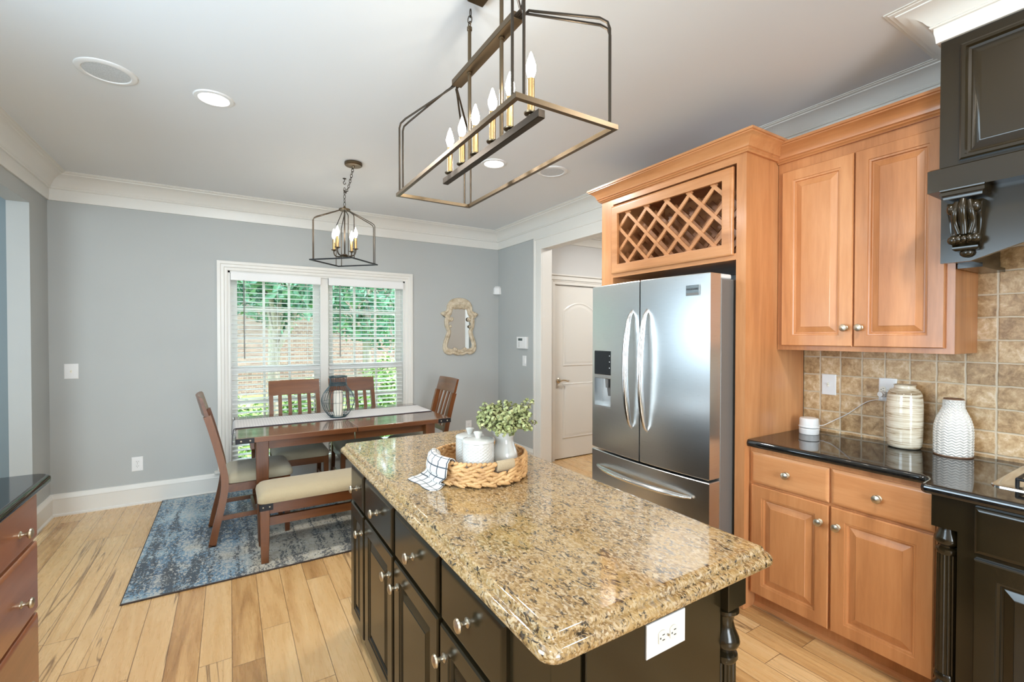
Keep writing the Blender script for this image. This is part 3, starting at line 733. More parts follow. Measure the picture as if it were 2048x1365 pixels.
b = MB(); b.lathe([(0, .92), (.05, .92), (.05, .932), (.03, .936), (0, .937)], (2.54, .24, 0)); b.build('burner', M['iron'], hob)

# ------------------------------------------------------------------ range hood
hx = 2.395
hd = thing('range_hood', 'black panelled range hood with carved corbel and arched valance', 'range hood', (2.66, .0, 1.80))
b = MB(); b.box(hx, 2.93, -.62, .675, 2.10, 2.74); b.build('hood_body', M['black'], hd)
MB().nested(((hx, .615, 2.142), (0, -1, 0), (0, 0, 1), (-1, 0, 0)), 1.225, .44, [(0, -.004), (0, .012), (.006, .016), (.016, .016), (.022, .006), (.03, .002), (.055, .012), (.06, .012)]).build('hood_panel', M['black'], hd, 25)
b = MB(); b.nested(((2.93, -.64, 2.026), (0, 1, 0), (-1, 0, 0), (0, 0, 1)), 1.335, .59, [(0, 0), (0, .085), (.008, .09)]); b.build('mantel_shelf', M['black'], hd)
b = MB(); top_ = 2.03; pts = [(.672, top_)]
prof = [(.672, 1.755), (.585, 1.755)]+[(.585-.585*k/10, 1.755+.135*sin(pi/2*k/10)) for k in range(1, 11)]+[(-.40, 1.80), (-.45, 1.755), (-.62, 1.755)]
loop = [(.672, top_)]+prof+[(-.62, top_)]
b.loft([[(hx+.012, y, z) for y, z in loop], [(hx+.034, y, z) for y, z in loop]])
b.build('valance', M['black'], hd)
b = MB(); b.box(hx+.034, 2.93, .615, .672, 1.770, 2.03); b.box(2.62, 2.936, .60, .676, 1.752, 1.770); b.build('hood_side', M['black'], hd)
# carved corbel: scroll body with acanthus ribs, cap and drop
cb = MB(); cy_ = .592; cz = 2.026; W2 = .050; X0 = hx+.014; KZ = 1.25
cb.nested(((X0, cy_+W2+.012, cz-.024), (0, -1, 0), (-1, 0, 0), (0, 0, 1)), 2*W2+.024, .085, [(0, 0), (0, .012), (.004, .014), (.0, .018), (0, .024)])
cb.nested(((X0, cy_+W2+.004, cz-.040), (0, -1, 0), (-1, 0, 0), (0, 0, 1)), 2*W2+.008, .075, [(0, 0), (.0, .010), (-.003, .016)])
sil = catmull([(0.060, -.040), (.068, -.055), (.064, -.075), (.052, -.095), (.046, -.115), (.044, -.135), (.050, -.148), (.048, -.162), (.034, -.170), (.020, -.178)], 4)
L = []
for p in sil:
    d, z = p.x, cz+p.y*KZ; tw = W2*(1-.25*(-p.y-.04)/.14)
    l = [(X0, cy_+tw, z)]
    for k in range(17):
        s = 1-2*k/16; l.append((X0-d*(1-.35*s*s)+.006*cos(s*pi*3), cy_+tw*s, z))
    l.append((X0, cy_-tw, z)); L.append(l)
cb.loft(L)
for s in (-1, 1):
    cb.ell((X0-.058, cy_+s*.034, cz-.076), (.018, .015, .022)); cb.ell((X0-.046, cy_+s*.032, cz-.192), (.016, .017, .017))
    cb.tube(catmull([(X0-.060, cy_+s*.017, cz-.052), (X0-.066, cy_+s*.023, cz-.092), (X0-.052, cy_+s*.025, cz-.130), (X0-.046, cy_+s*.015, cz-.170)], 5), .010, 8)
cb.tube(catmull([(X0-.064, cy_, cz-.045), (X0-.072, cy_, cz-.085), (X0-.056, cy_, cz-.130), (X0-.048, cy_, cz-.172)], 5), .011, 8)
for k in (-1, 0, 1): cb.ell((X0-.048, cy_+k*.016, cz-.191), (.014, .011, .015))
cb.nested(((X0, cy_+.036, cz-.232), (0, -1, 0), (-1, 0, 0), (0, 0, 1)), .072, .040, [(.006, 0), (0, .006), (0, .014)])
cb.ell((X0-.012, cy_, cz-.240), (.020, .022, .018))
cb.build('corbel', M['black'], hd, 50)

# ------------------------------------------------------------------ left cabinet run
lc = thing('drawer_cabinet', 'reddish brown three-drawer base cabinet below the left counter', 'cabinet', (-.94, 1.6, 0))
lx = -.66
b = MB(); b.box(XL+.002, lx, -1.0, 2.50, .09, .876); b.box(XL+.002, lx-.06, -1.0, 2.44, 0, .09); b.build('cabinet_body', M['cherry'], lc)
for z0, z1, kz in ((.682, .862, .757), (.402, .668, .506), (.10, .388, .20)):
    front(lc, 'drawer', lx, 1.82, 2.485, z0, z1, M['cherry'], 1, (2.30, kz))
L = [[(q[0], q[1], z) for q in ([(XL+.003, -1.0), (-.612-d, -1.0)]+rrect(XL+.003+0, -1.0+.0, -.612-d, 2.565-d, .045, 5)[6:12]+[(XL+.003, 2.565-d)])] for d, z in ((.014, .876), (.006, .878), (.0015, .884), (0, .895), (.0015, .905), (.006, .911), (.014, .914))]
tag(MB().loft(L).build('countertop', M['blackstone'], None, 30), 'polished black counter end with rounded edge at the left edge of the room', 'countertop')
# ------------------------------------------------------------------ rug
b = MB(); b.box(-.515, 2.05, 3.215, 5.045, .0005, .009, .003)
rug = tag(b.build('area_rug', M['rug']), 'faded blue grey and cream area rug under the dining table', 'rug')
b = MB(); q = [(-.515, 3.215), (2.05, 3.215), (2.05, 5.045), (-.515, 5.045)]
b.tube([(x, y, .0052) for x, y in q], .005, 6, True); b.build('bound_edge', M['rughem'], rug)
RZ = .0112

# ------------------------------------------------------------------ dining table
tb = thing('dining_table', 'brown wooden dining table with black metal corner straps', 'table', (.82, 4.15, RZ))
tx0, tx1, ty0, ty1 = .03, 1.61, 3.64, 4.62
b = MB(); b.box(tx0, .835, ty0, ty1, .722, .76, .004); b.box(.837, tx1, ty0, ty1, .722, .76, .004); b.build('tabletop', M['tabletop'], tb)
b = MB(); b.box(tx0+.004, .833, ty0-.002, ty0+.01, .724, .756); b.box(.839, tx1-.004, ty0-.002, ty0+.01, .724, .756); b.build('edge_band', M['walnutx'], tb)
b = MB()
for y in (ty0+.09, ty1-.115): b.box(tx0+.13, .832, y, y+.025, .65, .722); b.box(.840, tx1-.13, y, y+.025, .65, .722)
for x in (tx0+.09, tx1-.115): b.box(x, x+.025, ty0+.13, ty1-.13, .65, .722)
b.build('apron', M['walnutx'], tb)
for x in (tx0+.12, tx1-.21):
    for y in (ty0+.025, ty1-.115):
        MB().loft([[(px, py, z) for px, py in rrect(x+i, y+i, x+.08-i, y+.08-i, .004, 2)] for i, z in ((.010, RZ), (.004, .35), (0, .55), (0, .722))]).build('leg', M['walnut'], tb)
for sx_, x in ((1, tx0), (-1, tx1)):
    for sy_, y in ((1, ty0), (-1, ty1)):
        b = MB(); b.box(x-sx_*.002, x+sx_*.11, y-sy_*.005, y-sy_*.0, .722, .758); b.box(x-sx_*.003, x+sx_*.0, y-sy_*.005, y+sy_*.11, .722, .758)
        cs = b.build('corner_strap', M['iron'], tb)
        for k in (.03, .085): MB().ell((x+sx_*k, y-sy_*.006, .740), (.006, .003, .006)).build('stud', M['nickel'], cs)
# runner along the table, hanging over the left end
b = MB(); L = []
path = [(tx1-.012, .7625), (1.2, .7622), (.6, .7622), (.2, .7622), (.06, .7625), (.030, .7612), (.020, .752), (.016, .73), (.012, .68), (.010, .640)]
for x, z in catmull([(x, 0, z) for x, z in path], 4) and [(p.x, p.z) for p in catmull([(x, 0, z) for x, z in path], 4)]:
    L.append([(x, 4.035+.405*k/6, z) for k in range(7)]+[(x-(.002 if z < .755 else 0), 4.035+.405*k/6, z+.0022*(1 if z > .755 else 0)) for k in range(6, -1, -1)])
rn = tag(b.loft(L).build('table_runner', M['runner'], None, 60), 'pale striped linen runner with dark hem lying along the dining table', 'runner')
b = MB()
P_ = [(p.x, p.z) for p in catmull([(x, 0, z) for x, z in path], 4)]
for y in (4.034, 4.441): b.tube([(x-.001, y, z+.002) for x, z in P_], .0028, 6)
b.build('hem', M['runnerhem'], rn)

# ------------------------------------------------------------------ chairs and bench
def sweeprect(mb, pts, wx, wy):
    """sweep a wx by wy section along a path in the y-z plane at each x given"""
    L = []
    for i, p in enumerate(pts):
        t_ = (pts[min(i+1, len(pts)-1)]-pts[max(i-1, 0)]).normalized(); n_ = Vector((0, -t_.z, t_.y))
        L.append([p+Vector((sx_*wx/2, 0, 0))+(Vector((0, 1, 0)) if i == 0 else n_)*sy_*wy/2 for sx_, sy_ in ((-1, -1), (1, -1), (1, 1), (-1, 1))])
    return mb.loft(L)
def make_chair():
    ch = thing('dining_chair', '', 'chair', (0, 0, RZ), world=False, group='slat back dining chairs')
    spine = catmull([(0, -.285, 0), (0, -.262, .12), (0, -.222, .30), (0, -.208, .43), (0, -.226, .56), (0, -.282, .80), (0, -.345, 1.02)], 5)
    def back_at(z):
        for a, c in zip(spine, spine[1:]):
            if a.z <= z <= c.z: return a.y+(c.y-a.y)*(z-a.z)/(c.z-a.z)
        return spine[-1].y
    for s in (-1, 1):
        sweeprect(MB(), [p+Vector((s*.198, 0, 0)) for p in spine if p.z < .93], .034, .044).build('rear_leg', M['walnut'], ch)
        MB().loft([[(s*.190+x, .185+y, z) for x, y in rrect(-h, -h, h, h, .004, 2)] for h, z in ((.016, 0), (.021, .38), (.021, .415))]).build('front_leg', M['walnut'], ch)
    b = MB(); b.box(-.18, .18, .172, .196, .355, .412); b.box(-.19, .19, -.225, -.203, .355, .412)
    for s in (-1, 1): b.box(s*.184, s*.206, -.20, .17, .355, .412)
    b.build('seat_rail', M['walnutx'], ch)
    b = MB()
    for s in (-1, 1): b.box(s*.186, s*.202, -.235, .175, .165, .195)
    b.box(-.195, .195, -.03, -.012, .168, .192); b.build('stretcher', M['walnutx'], ch)
    L = []
    for i, z in ((.02, .412), (.002, .418), (0, .434), (.003, .456), (.020, .476), (.052, .487), (.10, .492)):
        L.append([(x, y, z) for x, y in rrect(-.216+i, -.205+i, .216-i, .228-i, .045, 5)])
    MB().loft(L).build('seat_cushion', M['seattint'], ch, 50)
    L = []
    for k in range(13):
        x = -.217+.434*k/12; bow = -.022*(1-(x/.217)**2)
        L.append([(x, back_at(z)+bow+d, z) for z, d in ((.900, .012), (1.022, .012), (1.032, .004), (1.032, -.010), (.900, -.012))])
    MB().loft(L).build('top_rail', M['walnutx'], ch)
    b = MB(); b.box(-.19, .19, back_at(.56)-.010, back_at(.56)+.010, .535, .578); b.build('lower_rail', M['walnutx'], ch)
    for k in range(4):
        x = -.123+.082*k; L = []
        for j in range(6):
            z = .57+.345*j/5; y = back_at(z)-.022*(1-(x/.228)**2)*j/5
            L.append([(x+sx_*.0155, y+sy_*.0065, z) for sx_, sy_ in ((-1, -1), (1, -1), (1, 1), (-1, 1))])
        MB().loft(L).build('back_slat', M['walnut'], ch)
    return ch
ch0 = make_chair()
def place(o, x, y, deg, label):
    o.location = (x, y, RZ); o.rotation_euler = (0, 0, radians(deg)); o['label'] = label
spots = [(.165, 3.977, -88, 'slat back chair at the left end of the dining table, seen from its side'),
         (.515, 4.435, 180, 'slat back chair against the window behind the left half of the table'),
         (1.035, 4.43, 180, 'slat back chair against the window, half hidden behind the wire lantern'),
         (1.525, 4.26, 90, 'slat back chair at the far right end of the dining table by the mirror')]
for i, sp_ in enumerate(spots):
    o = ch0 if i == 0 else copy_tree(ch0)
    place(o, *sp_)
bn = thing('dining_bench', 'brown wooden bench with an oatmeal cushion on the near side of the table', 'bench', (.72, 3.45, RZ))
bx0, bx1, by0, by1 = .155, 1.28, 3.30, 3.64
L = []
for i, z in ((.010, .392), (.001, .396), (0, .410), (.004, .430), (.022, .453), (.06, .466), (.11, .471)):
    L.append([(x, y, z) for x, y in rrect(bx0-.012+i, by0-.012+i, bx1+.012-i, by1+.012-i, .045, 6)])
MB().loft(L).build('seat_cushion', M['cushion'], bn, 50)
b = MB(); b.box(bx0+.05, bx1-.05, by0+.004, by0+.026, .325, .393); b.box(bx0+.05, bx1-.05, by1-.026, by1-.004, .325, .393); b.box(bx0+.004, bx0+.026, by0+.05, by1-.05, .325, .393); b.box(bx1-.026, bx1-.004, by0+.05, by1-.05, .325, .393)
b.build('seat_rail', M['walnutx'], bn)
b = MB(); b.box(bx0+.05, bx1-.05, (by0+by1)/2-.10, (by0+by1)/2-.075, .225, .28); b.build('stretcher', M['walnutx'], bn)
b = MB()
for x in (bx0+.012, bx1-.037): b.box(x, x+.025, by0+.05, by1-.05, .225, .28)
b.build('end_stretcher', M['walnutx'], bn)
for x in (bx0, bx1-.055):
    for y in (by0, by1-.055):
        MB().loft([[(px, py, z) for px, py in rrect(x+i, y+i, x+.055-i, y+.055-i, .003, 2)] for i, z in ((.006, RZ), (0, .30), (0, .392))]).build('leg', M['walnut'], bn)
for x, s in ((bx0, 1), (bx1, -1)):
    b = MB(); b.box(x-s*.002, x+s*.075, by0-.003, by0, .350, .392); b.box(x-s*.003, x, by0-.003, by0+.07, .350, .392)
    cs = b.build('corner_strap', M['iron'], bn)
    for k in (.018, .055): MB().ell((x+s*k, by0-.004, .372), (.005, .003, .005)).build('stud', M['nickel'], cs)

# ------------------------------------------------------------------ wire lantern with its candle
la = thing('wire_lantern', 'blue grey wire lantern shaped like a vase on the table runner', 'lantern', (.79, 4.15, .765))
prof = [(.064, .772), (.085, .79), (.115, .835), (.132, .885), (.133, .925), (.115, .975), (.088, 1.012), (.070, 1.035), (.066, 1.05), (.068, 1.09), (.070, 1.11)]
PR = [(p.x, p.z) for p in catmull([(r, 0, z) for r, z in prof], 4)]
ww = MB()
for k in range(30):
    a = 2*pi*k/30; ww.tube([(.79+r*cos(a), 4.15+r*sin(a), z) for r, z in PR], .0016, 5)
for z_, r_ in ((.79, .086), (.90, .134), (.985, .109)):
    ww.tube([(.79+r_*cos(2*pi*k/40), 4.15+r_*sin(2*pi*k/40), z_) for k in range(40)], .0014, 5, True)
ww.build('wire_cage', M['wire'], la)
for z_, r_ in ((.7725, .064), (1.040, .070), (1.052, .068), (1.112, .071)):
    b = MB(); b.tube([(.79+r_*cos(2*pi*k/40), 4.15+r_*sin(2*pi*k/40), z_) for k in range(40)], .005, 8, True)
    b.build('cage_ring', M['wire'], la)
MB().lathe([(0, .7652), (.064, .7652), (.064, .771), (0, .771)], (.79, 4.15, 0), 'z', 32).build('base_plate', M['wire'], la)
cd = thing('pillar_candle', 'ivory pillar candle standing inside the wire lantern', 'candle', (.79, 4.15, .7715))
MB().lathe([(0, .7715), (.038, .7715), (.038, .985), (.035, .989), (.020, .985), (0, .984)], (.79, 4.15, 0), 'z', 28).build('wax', M['wax'], cd)
MB().tube([(.79, 4.15, .983), (.791, 4.15, .997)], .0012, 6).build('wick', M['dark'], cd)

# ------------------------------------------------------------------ tray with canisters, pitcher, greenery and towel on the island
TCX, TCY, TR, TZ = .850, 1.632, .186, .9180
ty = thing('woven_tray', 'round braided water hyacinth tray on the granite island', 'tray', (TCX, TCY, TZ))
b = MB(); rnd = random.Random(3)
b.lathe([(0, TZ), (TR-.012, TZ), (TR-.008, TZ+.006), (TR-.008, TZ+.042), (TR-.016, TZ+.042), (TR-.016, TZ+.008), (0, TZ+.008)], (TCX, TCY, 0), 'z', 60)
hang = math.atan2(-.996, .063)
N = 20
def braid(rows, skip=None):
    for row in range(rows):
        zc = TZ+.0165+row*.0168
        for k in range(N):
            for s in (-1, 1):
                a = 2*pi*(k+(.5 if s > 0 else 0))/N+row*.06
                da = (a-hang+pi) % (2*pi)-pi
                if skip and abs(da) < .20 and row in skip: continue
                rad = Matrix.Rotation(a, 3, 'Z'); M_ = rad @ Matrix.Rotation(s*.34+rnd.uniform(-.06, .06), 3, 'X')
                b.ell((TCX+(TR-.003)*cos(a), TCY+(TR-.003)*sin(a), zc+s*.0050), (.0090, .0350, .0090), M_, 9, 8)
braid(4, (2, 3))
b.build('braided_wall', M['wicker'], ty, 60)
b = MB(); b2 = MB()
for k in range(64):
    a0 = 2*pi*k/64; da = (a0-hang+pi) % (2*pi)-pi
    b.ell((TCX+(TR-.004)*cos(a0), TCY+(TR-.004)*sin(a0), TZ+.083), (.0075, .0115, .0065), Matrix.Rotation(a0, 3, 'Z') @ Matrix.Rotation(.35, 3, 'X'), 7, 5)
    b2.ell((TCX+(TR-.002)*cos(a0), TCY+(TR-.002)*sin(a0), TZ+.009), (.0075, .0115, .005), Matrix.Rotation(a0, 3, 'Z') @ Matrix.Rotation(-.35, 3, 'X'), 7, 5)
b.build('top_rim', M['wicker'], ty, 60); b2.build('base_rim', M['wicker'], ty, 60)
b = MB(); L = []
for k in range(15):
    a = hang-.20+.40*k/14
    L.append([(TCX+(TR-.004+.011*cos(q))*cos(a), TCY+(TR-.004+.011*cos(q))*sin(a), TZ+.074+.020*sin(q)) for q in [2*pi*j/12 for j in range(12)]])
b.loft(L).build('wrapped_handle', M['raffia'], ty, 50)
def canister(x, y, r, h, label):
    z0 = TZ+.0085
    t = thing('canister', label, 'canister', (x, y, z0), group='white ceramic canisters')
    b = MB(); L = []; rows = 22; n = 96
    for j in range(rows*2+1):
        z = z0+.006+(h-.012)*j/(rows*2); l = []
        for k in range(n):
            a = 2*pi*k/n; bump_ = .0016*cos(a*20+(pi if (j//2) % 2 else 0))*(1 if j % 2 else 0)
            l.append((x+(r+bump_)*cos(a), y+(r+bump_)*sin(a), z))
        L.append(l)
    ring = lambda rr, z: [(x+rr*cos(2*pi*k/n), y+rr*sin(2*pi*k/n), z) for k in range(n)]
    b.loft([ring(r-.006, z0), ring(r-.001, z0+.003)]+L+[ring(r-.001, z0+h), ring(r-.006, z0+h+.0005)])
    b.build('jar', M['ceramic'], t, 50)
    l_ = MB().lathe([(0, z0+h+.001), (r+.001, z0+h+.001), (r+.002, z0+h+.006), (r-.002, z0+h+.011), (r-.02, z0+h+.0145), (0, z0+h+.016)], (x, y, 0), 'z', 48).build('lid', M['ceramic'], t, 50)
    MB().lathe([(.010, z0+h+.014), (.011, z0+h+.020), (.015, z0+h+.030), (.0175, z0+h+.036), (.014, z0+h+.040), (0, z0+h+.041)], (x, y, 0), 'z', 24).build('lid_knob', M['ceramic'], l_, 60)
canister(.797, 1.545, .0600, .140, 'front white hobnail canister with knobbed lid in the woven tray')
canister(.828, 1.676, .0570, .128, 'white lidded canister standing behind the front canister in the tray')
px_, py_ = .920, 1.556; z0 = TZ+.0085
pt = thing('pitcher', 'cream ceramic pitcher holding greenery in the woven tray', 'pitcher', (px_, py_, z0))
b = MB(); n = 40
pp = [(.036, 0), (.044, .003), (.052, .03), (.0535, .05), (.050, .075), (.041, .100), (.035, .118), (.0345, .130), (.039, .148), (.043, .158)]
def pring(r, z, i=0):
    l = []
    for k in range(n):
        a = 2*pi*k/n; s = max(0, cos(a-2.5))**3*max(0, (z-.12)/.04)
        l.append((px_+(r-i+.014*s)*cos(a), py_+(r-i+.014*s)*sin(a), z0+z+.006*s+.003*cos(3*a)*max(0, (z-.12)/.04)))
    return l
PP = [(p.x, p.z*1.08) for p in catmull([(r, 0, z) for r, z in pp], 3)]
b.loft([pring(r, z) for r, z in PP]+[pring(r, z, .004) for r, z in PP[::-1]])
b.build('jug', M['ceramic'], pt, 60)
hv = Vector((.50, .866, 0)); b = MB().tube(catmull([Vector((px_, py_, z0+z))+hv*r for r, z in ((.036, .150), (.070, .148), (.078, .11), (.051, .062))], 6), .006, 10)
b.build('jug_handle', M['ceramic'], pt)
gz = z0+.11
gp = thing('eucalyptus_bunch', 'bushy bunch of pale green eucalyptus in the cream pitcher', 'plant', (px_, py_, gz))
st = MB(); lf = MB(); rnd = random.Random(11)
def leaf(mb, c, d, r, rnd):
    d = d.normalized(); t_ = d.orthogonal().normalized(); t_.rotate(Matrix.Rotation(rnd.uniform(0, 6.28), 3, d)); u_ = d.cross(t_)
    pts = [c]
    vs = [c+(t_*cos(2*pi*k/7)*.9+u_*sin(2*pi*k/7))*r+d*r*.28 for k in range(7)]
    mb.add([c]+vs, [(0, 1+k, 1+(k+1) % 7) for k in range(7)])
for k in range(190):
    a = rnd.uniform(0, 2*pi); e = math.asin(rnd.uniform(.0, 1)); ln = rnd.uniform(.070, .122)*(1+.18*max(0, e-.6))*(1.0 if e > .2 else .9)
    if k < 3: e, ln, a = .9, .155, [-.3, .1, -.9][k]
    d = Vector((cos(a)*cos(e), sin(a)*cos(e), sin(e)))
    p0 = Vector((px_+.015*cos(a), py_+.015*sin(a), gz+.03)); p1 = p0+Vector((.012*cos(a), .012*sin(a), .03))
    end = p1+d*ln*.92; md = (p1+end)/2+Vector((0, 0, .018))
    P_ = catmull([p0, p1, md, end], 5)
    if any((q_.xy-Vector(c_)).length < .075 and q_.z < 1.115 for q_ in P_ for c_ in ((.797, 1.545), (.828, 1.676))): continue
    st.tube(P_, .0012, 4)
    for j in range(5, len(P_)):
        if P_[j].z < z0+.178 and (P_[j].xy-Vector((px_, py_))).length < .066: continue
        tdir = (P_[j]-P_[j-1]).normalized(); o1 = tdir.orthogonal().normalized(); o1.rotate(Matrix.Rotation(rnd.uniform(0, 6.28), 3, tdir))
        sz = rnd.uniform(.0066, .0108)*(1.15-.5*j/len(P_))
        for s in (-1, 1): leaf(lf, P_[j]+o1*s*sz*.9, (tdir*.6+o1*s+Vector((0, 0, .5))), sz, rnd)
    leaf(lf, P_[-1], tdir, .006, rnd)
st.build('stems', M['stem'], gp); lf.build('leaves', M['euca'], gp, 80)
# tea towel over the left rim of the tray, its end spread on the granite
def on_z(px, py, z):
    d = rt*((px-1024)/920)-up*((py-682.5)/920)+fw; return Vector((0, 0, 1.47))+d*((z-1.47)/d.z)
def rim(a, rr, z): return Vector((TCX+rr*cos(a), TCY+rr*sin(a), z))
def ang(p): return math.atan2(p.y-TCY, p.x-TCX) % (2*pi)
aL, aR = ang(on_z(874, 903, 1.006)), ang(on_z(908, 922, 1.006))
polar = [(TR-.032, .980), (TR-.027, 1.004), (TR-.010, 1.0170), (TR+.006, 1.0160), (TR+.020, .992), (TR+.026, .958)]
flat = [(on_z(851, 940, .929), on_z(893, 963, .926)), (on_z(836, 950, .9195), on_z(882, 977, .919)), (on_z(826, 953, .9172), on_z(871, 981, .9172)), (on_z(816, 958, .9168), on_z(858, 981, .9168))]
nx = 14; cols_t = []
da_ = (aR-aL+pi) % (2*pi)-pi
for k in range(nx+1):
    s = k/nx
    cp_ = [rim(aL+da_*s, r_, z_) for r_, z_ in polar]+[a.lerp(c, s)+Vector((-.5, -.2, .12))*.006*sin(s*9+.6)*(.5+.25*i) for i, (a, c) in enumerate(flat)]
    cols_t.append(catmull(cp_, 5))
vs = []; fs = []; uvs = []; nr_ = len(cols_t[0])
for j in range(nr_):
    for k in range(nx+1):
        p = cols_t[k][j].copy(); rr = Vector((p.x-TCX, p.y-TCY, 0))
        if j > 17 and p.z > .922 and rr.length < TR+.019: p = Vector((TCX, TCY, p.z))+rr.normalized()*(TR+.019)
        p.z = max(p.z, .9166); vs.append(p); uvs.append((k/nx, j/(nr_-1)))
cl = cols_t[0]
for j in range(len(cl)-1):
    for k in range(nx):
        i = j*(nx+1)+k; fs.append((i, i+1, i+nx+2, i+nx+1))
me = bpy.data.meshes.new('tea_towel'); me.from_pydata([tuple(p) for p in vs], [], fs)
ul = me.uv_layers.new(name='uv')
for lp in me.loops: ul.data[lp.index].uv = uvs[lp.vertex_index]
for p in me.polygons: p.use_smooth = True
me.materials.append(M['towel']); tw = bpy.data.objects.new('tea_towel', me); C.objects.link(tw)
md_ = tw.modifiers.new('thickness', 'SOLIDIFY'); md_.thickness = .003; md_.offset = 1
tag(tw, 'white tea towel with dark grid lines draped over the woven tray', 'towel')

# ------------------------------------------------------------------ things on the black counter
zc_ = .9145
v1 = thing('vase', 'tall cream glazed vase with brown brush strokes on the black counter', 'vase', (2.855, .925, zc_))
pr1 = [(p.x, p.z) for p in catmull([(.070, 0, 0), (.086, 0, .006), (.092, 0, .03), (.0955, 0, .10), (.0945, 0, .20), (.088, 0, .245), (.072, 0, .265), (.058, 0, .270), (.056, 0, .280), (.060, 0, .286)], 4)]
PX = 2.855; PY = .925; VS = .755
b = MB().lathe([(0, zc_)]+[(r*VS, zc_+z*1.09) for r, z in pr1]+[((r-.006)*VS, zc_+z*1.09) for r, z in pr1[::-1] if z > .01]+[(0, zc_+.012)], (PX, PY, 0), 'z', 48, False); b.build('body', M['stroke'], v1, 60)
v2 = thing('vase', 'white bottle vase with embossed chevrons beside the cream vase', 'vase', (2.860, .745, zc_))
pr2 = [(p.x, p.z) for p in catmull([(.074, 0, 0), (.076, 0, .004), (.077, 0, .06), (.0765, 0, .12), (.068, 0, .165), (.050, 0, .205), (.042, 0, .225), (.040, 0, .262)], 26)]
b = MB(); n = 144; L = []
for r, z in pr2:
    l = []
    for k in range(n):
        a = 2*pi*k/n; tri = abs(((a/(2*pi)*16) % 1)-.5)*2
        g = ((z+.0085*tri)/.0125) % 1; h = .0048*(1-abs(g-.5)*2) if .006 < z < .255 else 0
        l.append((2.860+(r*.87+h-.001)*cos(a), .745+(r*.87+h-.001)*sin(a), zc_+z))
    L.append(l)
ring = lambda rr, z: [(2.860+rr*.87*cos(2*pi*k/n), .745+rr*.87*sin(2*pi*k/n), zc_+z) for k in range(n)]
b.loft(L+[ring(.034, .262), ring(.036, .2)], True)
b.build('body', M['matte'], v2, 25)
MB().lathe([(r*.87, z) for r, z in [(.0335, .261), (.0335, .264), (.0395, .264), (.0415, .262), (.041, .259)]], (2.860, .745, zc_), 'z', 40).build('rim', M['claybrown'], v2)
MB().lathe([(r*.87, z) for r, z in [(.0755, .0), (.0795, .0005), (.0800, .004), (.0785, .0045)]], (2.860, .745, zc_), 'z', 48).build('foot_ring', M['claybrown'], v2)
hb_ = thing('wifi_hub', 'white round wireless hub in two stacked tiers on the black counter', 'device', (2.790, 1.335, zc_))
HX, HY_ = 2.790, 1.335
MB().lathe([(0, 0), (.046, 0), (.048, .004), (.049, .030), (.045, .034), (0, .034)], (HX, HY_, zc_), 'z', 40).build('lower_tier', M['white'], hb_)
MB().lathe([(0, .035), (.050, .038), (.051, .044), (.050, .046)], (HX, HY_, zc_), 'z', 40).build('middle_disc', M['white'], hb_)
MB().lathe([(.046, .046), (.047, .050), (.0465, .084), (.043, .089), (0, .090)], (HX, HY_, zc_), 'z', 40).build('upper_tier', M['white'], hb_)
outlet('light_switch', 'ivory toggle switch plate on the tiled wall above the white hub', (2.937, 1.300, 1.188), (0, -1, 0), (0, 0, 1), (-1, 0, 0), .074, .118, 'toggle')
outlet('wall_outlet', 'white outlet plate on the tiled wall partly behind the cream vase', (2.937, 1.022, 1.185), (0, -1, 0), (0, 0, 1), (-1, 0, 0), .078, .122, 'duplexh')
pg = thing('charger_plug', 'white charger plugged into the tiled wall with a thin cable to the hub', 'charger', (2.927, 1.034, 1.163))
b = MB(); b.box(2.892, 2.928, 1.020, 1.052, 1.150, 1.176, .005); b.lathe([(0, 0), (.012, 0), (.012, .014), (0, .015)], (2.893, 1.036, 1.163), '-x', 16); b.build('plug_body', M['white'], pg)
b = MB().tube(catmull([(2.885, 1.03, 1.150), (2.885, 1.03, 1.135), (2.91, 1.07, 1.128), (2.925, 1.12, 1.105), (2.93, 1.20, 1.035), (2.925, 1.27, .985), (2.88, 1.295, .962), (2.86, 1.308, .957), (2.844, 1.315, .9595)], 8), .0022, 6)
b.build('cable', M['white'], pg)

# ------------------------------------------------------------------ switches, outlets, sensor and keypad on the painted walls
outlet('light_switch', 'white toggle switch plate on the grey wall left of the window', (-1.107, YB, 1.17), (1, 0, 0), (0, 0, 1), (0, -1, 0), .088, .124, 'toggle')
outlet('wall_outlet', 'white outlet plate low on the grey wall left of the window', (-.69, YB, .35), (1, 0, 0), (0, 0, 1), (0, -1, 0), .078, .122, 'duplex')
outlet('wall_outlet', 'white outlet plate low on the back wall behind the plant', (2.492, YB, .36), (1, 0, 0), (0, 0, 1), (0, -1, 0), .078, .122, 'duplex')
outlet('light_switch', 'narrow white rocker switch under the alarm keypad', (XR, 4.47, 1.172), (0, -1, 0), (0, 0, 1), (-1, 0, 0), .075, .122, 'rocker')
kp = thing('alarm_keypad', 'white alarm keypad with dark screen on the wall beside the doorway', 'keypad', (XR, 4.50, 1.38))
MB().nested(((XR, 4.60, 1.312), (0, -1, 0), (0, 0, 1), (-1, 0, 0)), .205, .138, [(0, 0), (0, .024), (.004, .028)]).build('case', M['white'], kp)
MB().nested(((XR-.0275, 4.565, 1.405), (0, -1, 0), (0, 0, 1), (-1, 0, 0)), .09, .028, [(0, 0), (0, .0012)]).build('screen', M['lcd'], kp)
b = MB()
for r_ in range(4): b.nested(((XR-.0275, 4.553, 1.33+.017*r_), (0, -1, 0), (0, 0, 1), (-1, 0, 0)), .012, .008, [(0, 0), (0, .0015)])
b.build('key', M['bronzeb'], kp)
sn = MB(); Lz = []
